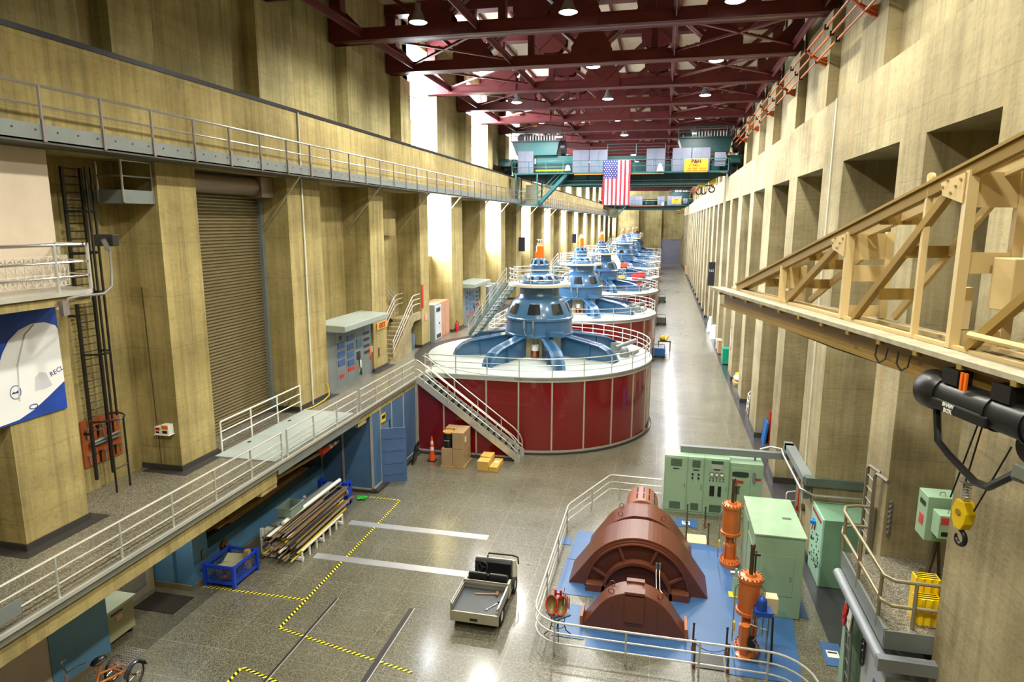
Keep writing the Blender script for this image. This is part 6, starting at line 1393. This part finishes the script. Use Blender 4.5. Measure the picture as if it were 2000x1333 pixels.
# stool with grab bucket
t = thing('display_stool', 'dark square stool behind the corner of the curved railing', 'stool', (-1.92, 13.05, 0))
q = MB(); q.cb((-1.92, 13.05, .52), (.4, .4, .03), .75); q.build('seat', M('stool_blue', (66, 84, 96), .5), t)
for i in range(4):
    a = pi*i/2+.2; c, s_ = math.cos(a), math.sin(a); q = MB(); q.tube([(-1.92+.17*c, 13.05+.17*s_, .5), (-1.92+.13*c, 13.05+.13*s_, .3), (-1.92+.18*c, 13.05+.18*s_, .12), (-1.92+.3*c, 13.05+.3*s_, .01)], .012, 6); q.build('leg', BLACK, t)
q = MB(); q.tube([(-1.92+.15*math.cos(a), 13.05+.15*math.sin(a), .26) for a in [2*pi*i/20 for i in range(20)]], .009, 5, True); q.build('ring', BLACK, t)
b_ = thing('clamshell_bucket', 'small red twin-scoop bucket with olive inside standing on the dark stool', 'bucket', (-1.95, 13.05, .535))
for s in (-1, 1):
    q = MB(); q.lathe([(.0, -.09), (.07, -.075), (.12, -.02), (.13, .03), (.125, .03), (.11, -.015), (.06, -.06)], (0, 0, 0), 20)
    R = Matrix.Rotation(math.radians(62), 3, 'X')
    for i in range(len(q.v)): v = q.v[i].copy(); v.y *= 1.5; q.v[i] = Matrix.Rotation(s*.12, 3, 'Y') @ (R @ v) + Vector((-1.95+s*.105, 13.05, .72))
    q.build('scoop', M('bucket_olive', (126, 112, 62), .4) if s == -1 else bpy.data.materials['bucket_olive'], b_)
    q = MB(); q.tube([Vector((-1.95+s*.105, 13.05, .72))+Matrix.Rotation(s*.12, 3, 'Y') @ (R @ Vector((.13*math.cos(a), .195*math.sin(a), .03))) for a in [2*pi*i/24 for i in range(24)]], .016, 6, True); q.build('scoop_rim', REDP, b_)
q = MB(); q.box(-2.02, -1.97, 13.1, 13.14, .85, 1.05); q.box(-1.9, -1.85, 13.1, 13.14, .85, 1.05); q.box(-2.0, -1.87, 13.1, 13.14, .94, .98); q.build('bracket', REDP, b_)
fl_ = thing('small_flag', 'small striped flag propped against the red twin-scoop bucket', 'flag', (-1.78, 13.1, .535))
q = MB(); q.cyl((-1.85, 13.12, .54), (-1.8, 13.15, 1.1), .006, 5); q.build('stick', BLACK, fl_)
q = MB()
for i in range(7): q.m = i % 2; q.quad((-1.82+.02*i, 13.14, 1.0-.02*i), (-1.8+.02*i, 13.14, 1.0-.02*i-.02), (-1.8+.02*i, 13.12, .72-.02*i), (-1.82+.02*i, 13.12, .74-.02*i))
q.build('cloth', [bpy.data.materials['flag_red'], bpy.data.materials['flag_white']], fl_)
q = MB(); q.cb((-2.0, 12.95, .545), (.2, .24, .02), .75); tag(q.build('plaque', M('plaque_dark', (60, 58, 60), .3)), 'flat dark plaque lying on the stool beside the bucket', 'plaque')
# things along the right bays
def crate(x0, x1, y0, y1, h, col, nm, lab, cat):
    t = thing(nm, lab, cat, ((x0+x1)/2, (y0+y1)/2, 0)); q = MB(); q.box(x0, x1, y0, y1, .05, h); q.build('body', col, t, .02)
    q = MB(); q.box(x0-.02, x1+.02, y0-.02, y1+.02, h, h+.05); q.build('lid', col, t, .01)
    for dx in (x0+.08, x1-.08): q = MB(); q.box(dx-.04, dx+.04, y0+.05, y1-.05, 0, .05); q.build('skid', BLACK, t)
crate(4.0, 4.55, 43.3, 44.2, 1.0, M('crate_green', (20, 150, 116), .4), 'storage_crate', 'bright green plastic crate on the border by the right bays', 'crate')
crate(4.0, 4.4, 46.8, 47.6, .9, CARD, 'carton_stack', 'brown carton beyond the bright green crate', 'carton')
crate(4.0, 4.35, 48.3, 49.1, .7, M('carton_print', (196, 190, 186), .5), 'carton_stack', 'white printed carton beyond the brown carton', 'carton')
crate(4.0, 4.4, 58.4, 59.4, .9, M('drum_navy', (50, 50, 70), .5), 'equipment_box', 'dark box in a far right bay past the white sheets', 'box')
crate(3.9, 4.4, 120.5, 122, 1.4, CARD, 'carton_stack', 'tall brown carton in the farthest right bays', 'carton')
for y0, h, lab in ((53.5, 1.1, 'white cloth-covered heap before the dark box on the right'), (57.0, 1.3, 'tall white cloth-covered heap further along the right bays')):
    q = MB(); q.lathe([(0, h), (.2, h*.95), (.3, h*.6), (.38, .05), (.4, 0)], (4.2, y0, 0), 12); tag(q.build('cloth_heap', WHITE), lab, 'heap')
pl = thing('low_pallet', 'low wooden pallet in a right bay carrying a white sack', 'pallet', (4.45, 38.5, 0))
q = MB(); q.box(4.2, 4.9, 37.7, 38.8, .0, .14); q.build('boards', WOOD, pl)
q = MB(); q.sphere((4.5, 38.4, .32), .3, 14, (1, 1.5, .6)); tag(q.build('sack', WHITE), 'white sack on the low wooden pallet', 'sack')
q = MB(); q.sphere((4.5, 38.5, .52), .2, 12, (1, 1.5, .4)); tag(q.build('yellow_bag', YELL), 'yellow bag on top of the white sack', 'bag')
t = thing('folding_steps', 'white pipe steps leaning in the bay beside the right pillar', 'steps', (4.6, 32.5, 0))
for dy in (0, .5):
    q = MB(); q.tube([(4.25, 32.0+dy, 0), (4.3, 32.0+dy, .9), (4.6, 32.1+dy, 1.2), (5.0, 32.3+dy, 1.2)], .025, 6); q.build('side_pipe', WHITE, t)
for z in (.3, .6, .9): q = MB(); q.tube([(4.27, 32.0, z), (4.27, 32.5, z)], .02, 6); q.build('rung', WHITE, t)
t = thing('blue_cylinders', 'blue upright panel leaning in the third right bay', 'panel', (4.5, 28.0, 0)); q = MB(); q.cb((4.45, 28.0, .45), (.08, .7, .9), 0, 0, .1); q.build('board', M('panel_blue', (40, 110, 190), .4), t)
q = MB(); q.cb((4.75, 28.05, .65), (.3, .3, 1.3)); tag(q.build('red_stand', REDP), 'red upright stand behind the blue panel', 'stand')
for i, y in enumerate((40.2, 66.2, 97.1)):
    q = MB(); q.box(4.11, 4.13, y-.18, y+.18, 1.6, 3.0); s_ = q.build('wall_sign', M('sign_red', (190, 40, 44), .5) if i == 0 else bpy.data.materials['sign_red']); tag(s_, ('red upright extinguisher sign on the right pillar behind the green crate', 'second red upright sign farther along the right pillars', 'third and smallest red upright sign along the right pillars')[i], 'sign')
    q = MB(); q.box(4.105, 4.11, y-.08, y+.08, 1.75, 2.85); q.build('lettering_band', WHITE, s_)
for y, z0, lab in ((55.3, 4.0, 'black hanging unit sign above the tip of the cream jib'),):
    q = MB(); q.box(3.6, 4.135, y-.03, y+.03, z0, z0+1.9); s_ = tag(q.build('hanging_sign', M('sign_black', (30, 32, 40), .5)), lab, 'sign')
    q = MB(); q.text('N2', .3, (3.85, y-.04, z0+1.2), (1, 0, 0), (0, 0, 1)); q.build('lettering', WHITE, s_)

# ---- cream jib boom with hoist, upper right
J0 = Vector((2.8, 5.78, 0)); JU = Vector((-.2565, .9666, 0)); JN = Vector((.9666, .2565, 0))
def J(s, off, z): v = J0+JU*s+JN*off; return Vector((v.x, v.y, z))
jb = thing('jib_boom', 'cream steel lattice jib boom with plank walkway jutting from the right wall', 'jib crane', tuple(J(2, .5, 7.4)))
q = MB()
for o0, o1 in ((0, .24), (.86, 1.1)):
    q.add([J(-3.2, o0, 7.76), J(7.44, o0, 7.76), J(7.44, o1 if o0 == 0 else .5, 7.76), J(-3.2, o1, 7.76), J(-3.2, o0, 7.81), J(7.44, o0, 7.81), J(7.44, o1 if o0 == 0 else .5, 7.81), J(-3.2, o1, 7.81)] if o0 == 0 else [J(-3.2, o0, 7.76), J(4.6, o0-.3, 7.76), J(4.6, o1-.35, 7.76), J(-3.2, o1, 7.76), J(-3.2, o0, 7.81), J(4.6, o0-.3, 7.81), J(4.6, o1-.35, 7.81), J(-3.2, o1, 7.81)], [(0, 1, 2, 3), (4, 5, 6, 7), (0, 1, 5, 4), (1, 2, 6, 5), (2, 3, 7, 6), (3, 0, 4, 7)])
q.build('plank_walk', PLANK, jb)
q = MB(); 
for z0, z1, hw in ((7.72, 7.76, .1), (7.5, 7.54, .1), (7.54, 7.72, .02)): q.add([J(-3.2, .15-hw, z0), J(7.0, .15-hw, z0), J(7.0, .15+hw, z0), J(-3.2, .15+hw, z0), J(-3.2, .15-hw, z1), J(7.0, .15-hw, z1), J(7.0, .15+hw, z1), J(-3.2, .15+hw, z1)], [(0, 1, 2, 3), (4, 5, 6, 7), (0, 1, 5, 4), (1, 2, 6, 5), (2, 3, 7, 6), (3, 0, 4, 7)])
q.build('runway_beam', JIBY, jb)
for i in range(17): q = MB(); s_ = -3+.62*i; q.bar(J(s_, 0, 7.74), J(s_, .9 if s_ < 4 else .3, 7.74), .06, .05); q.build('cross_bearer', JIBY, jb)
def zt(s): return 7.86+(6.65-s)*.3
FR = [-1.8, 1.22, 3.2, 4.98]
def wd(s): return .3+.5*min(1, (7.4-s)/4.0)
for side in (0, 1):
    O = lambda s: .28 if side == 0 else .28+max(.04, wd(s)-.3+.0)
    q = MB(); q.bar(J(6.75, O(6.75), 7.86), J(-2.8, O(-2.8), zt(-2.8)), .07, .14); q.bar(J(6.75, O(6.75), 7.92), J(-2.8, O(-2.8), zt(-2.8)+.06), .12, .03); q.build('top_chord', JIBY if side == 0 else JIB, jb)
    q = MB(); q.bar(J(7.0, O(7.0), 7.83), J(-2.8, O(-2.8), 7.83), .06, .04); q.build('bottom_chord', JIB, jb)
    for s in FR: q = MB(); q.bar(J(s, O(s), 7.82), J(s, O(s), zt(s)), .09, .09); q.build('post', JIB, jb)
    for a, b in ((4.75, 3.35), (2.95, 1.42), (1.0, -1.6)): q = MB(); q.bar(J(a, O(a), 7.86), J(b, O(b), zt(b)-.06), .08 if side == 0 else .05, .08); q.build('diagonal', JIBY if side == 0 else JIB, jb)
    for s in FR[1:3]:
        q = MB(); q.add([J(s+.02, O(s)-.06, zt(s)-.02), J(s+.34, O(s)-.06, zt(s)-.1), J(s+.3, O(s)-.06, zt(s)-.22), J(s+.02, O(s)-.06, zt(s)-.3), J(s+.02, O(s)-.045, zt(s)-.02), J(s+.34, O(s)-.045, zt(s)-.1), J(s+.3, O(s)-.045, zt(s)-.22), J(s+.02, O(s)-.045, zt(s)-.3)], [(0, 1, 2, 3), (4, 5, 6, 7), (0, 1, 5, 4), (1, 2, 6, 5), (2, 3, 7, 6), (3, 0, 4, 7)]); g_ = q.build('gusset_plate', JIB, jb)
        q = MB()
        for i in range(5): c = J(s+.06+.06*i, O(s)-.06, zt(s)-.08-.03*(i % 3)*2); q.cyl(c, c-JN*.015, .014, 6)
        q.build('rivet_row', JIBY, g_)
q = MB(); q.bar(J(1.8, .28, 7.82), J(1.8, .28, 9.46), .06, .06); q.cyl(J(1.8, .26, 9.46), J(1.8, .3, 9.46), .045, 12); q.bar(J(1.95, .28, 9.36), J(1.65, .28, 9.36), .05, .05); q.build('lug_post', JIB, jb)
for s in FR[1:]:
    w0, w1 = .28, .28+wd(s)-.3
    for z0, z1, dz in ((zt(s)-.34, zt(s)-.02, 0), (7.84, 7.98, 0), (7.84+(zt(s)-7.84)*.42, 7.84+(zt(s)-7.84)*.42+.2, 0)):
        if s > 4 and z0 > 7.9 and z1 < zt(s)-.1: continue
        q = MB(); a, b = J(s, w0, z0), J(s, w1, z0); q.bar((a+b)/2-(b-a)/2+Vector((0, 0, (z1-z0)/2)), (a+b)/2+(b-a)/2+Vector((0, 0, (z1-z0)/2)), .03, z1-z0); q.build('portal_plate', JIB, jb)
for s, z in ((2.5, 8.2), (2.1, 8.7), (4.3, 8.15), (3.9, 8.45), (5.6, 8.05), (2.6, 9.05), (4.2, 8.55), (.4, 8.6)):
    q = MB(); w0, w1 = .28, .28+wd(s)-.3; q.bar(J(s, w0, z), J(s, max(w1, w0+.05), z), .03, .13); q.build('tie_plate', JIBY, jb)
q = MB(); c = J(1.0, .72, 8.45); q.cb(c, (.42, .26, .48), math.atan2(JU.y, JU.x)-pi/2); q.build('control_box', JIB, jb, .01)
q = MB(); c = J(1.55, .6, 8.16); q.cb(c, (.1, .07, .42), math.atan2(JU.y, JU.x)-pi/2); q.build('switch_box', CREAM, jb)
q = MB(); q.tube([J(.9, .2, 8.0), J(-3.0, .22, 7.98)], .03, 8); q.build('conduit', JIB, jb)
q = MB(); q.tube([J(6.9, .1, 7.52), J(3.0, .1, 7.47), J(.95, .1, 7.5)], .008, 4); q.build('festoon_cable', BLACK, jb)
for s in (2.0, 1.62): q = MB(); q.tube([J(s, .02, 7.7), J(s-.02, 0, 7.58), J(s-.1, 0, 7.52), J(s-.2, 0, 7.58), J(s-.2, .02, 7.7)], .01, 5); q.build('cable_loop', BLACK, jb)
q = MB(); q.bar(J(-2.9, .5, 6.9), J(-2.9, .5, 10.8), .3, .3); q.bar(J(-2.9, .5, 7.5), J(-2.9, 1.9, 7.5), .2, .2); q.bar(J(-2.9, .5, 10.4), J(-2.9, 1.9, 10.4), .2, .2); q.build('pivot_mast', JIB, jb)
# black wire-rope hoist under the runway beam
ho = thing('wire_rope_hoist', 'black wire rope hoist with white lettering under the cream jib', 'hoist', tuple(J(.5, .1, 7.3)))
ang = math.atan2(JU.y, JU.x)
def H(s, off, z): return J(s, .1+off, z)
q = MB(); q.cyl(H(1.0, 0, 7.43), H(-.6, 0, 7.43), .15, 24); q.cyl(H(.32, 0, 7.43), H(.3, 0, 7.43), .165, 24); q.cyl(H(-.05, 0, 7.43), H(-.08, 0, 7.43), .165, 24); q.build('drum_casing', BLACK, ho)
q = MB(); q.tube([H(1.22, 0, 7.43), H(1.21, 0, 7.43), H(1.17, 0, 7.43), H(1.0, 0, 7.43), H(.93, 0, 7.43)], [.12, .16, .19, .19, .165], 28); q.build('gear_end', BLACK, ho)
q = MB(); q.cyl(H(-.15, 0, 7.4), H(-.75, 0, 7.4), .15, 18); q.cyl(H(-.02, .0, 7.24), H(-.02, .1, 7.24), .13, 18); q.build('motor', BLACK, ho)
q = MB(); q.cb(H(.6, -.14, 7.36), (.7, .05, .1), ang); pl = q.build('side_plate', BLACK, ho, .015)
q = MB(); xd = -JU; q.text('SHAW', .05, H(.7, -.168, 7.385), xd, (0, 0, 1), .002, bold=.002); q.text('BOX', .05, H(.7, -.168, 7.335), xd, (0, 0, 1), .002, bold=.002); q.build('lettering', WHITE, pl)
q = MB()
for s in (.8, .2): q.cb(H(s, 0, 7.63), (.2, .22, .14), ang)
q.cb(H(.5, .1, 7.63), (.8, .05, .12), ang); q.build('trolley', BLACK, ho)
q = MB(); q.cb(H(.62, -.13, 7.63), (.025, .02, .16), ang); q.cb(H(.57, -.13, 7.63), (.025, .02, .16), ang); q.build('orange_strip', ORANGE, ho)
q = MB(); q.tube([H(1.0, -.05, 7.3), H(.86, -.1, 7.0), H(.7, -.1, 6.92), H(.35, -.1, 6.8), H(.2, -.1, 6.82), H(-.02, -.08, 7.02), H(-.1, -.05, 7.1)], .035, 6); q.build('guard_frame', BLACK, ho)
q = MB(); q.cb(H(-.2, -.1, 7.08), (.26, .1, .1), ang); q.cyl(H(-.05, -.1, 7.02), H(-.35, -.1, 7.05), .04, 10); q.build('limit_switch', M('limit_grey', (104, 110, 100), .5), ho)
hk = .56
q = MB(); q.tube([H(.5, -.02, 7.3), H(.72, -.02, 6.5)], .008, 5); q.tube([H(.45, -.02, 7.3), H(.58, -.02, 6.62)], .008, 5); q.tube([H(.12, -.02, 7.2), H(.42, -.02, 6.5)], .008, 5); q.build('rope', BLACK, ho)
q = MB(); q.prism([(-.05, .11), (.05, .11), (.09, .01), (.075, -.09), (.04, -.16), (-.04, -.16), (-.075, -.09), (-.09, .01)], 'Y', -.05, .05)
for i in range(len(q.v)): v = q.v[i]; q.v[i] = H(hk, 0, 6.43)-JU*v.x+JN*v.y+Vector((0, 0, v.z))
hb = q.build('hook_block', YELL, ho, .008)
q = MB(); q.tube([H(hk+.035*math.cos(i*1.05), .035*math.sin(i*1.05), 6.53+.0042*i) for i in range(44)], .006, 4); q.cyl(H(hk, 0, 6.715), H(hk, 0, 6.73), .07, 12); q.build('spring', STEEL, hb)
q = MB(); q.cyl(H(hk, -.06, 6.43), H(hk, .06, 6.43), .03, 10); q.build('pin', JIBY, hb)
q = MB(); q.tube([H(hk, 0, 6.28), H(hk, 0, 6.25)] + [H(hk-.06*math.sin(a), 0, 6.18+.065*math.cos(a)) for a in [pi*.1+i*pi*1.45/10 for i in range(11)]], [.024]*2+[.022]*9+[.016, .01], 8); q.build('hook', BLACK, hb)
for o in bpy.data.objects:
    if 'org' in o: del o['org']
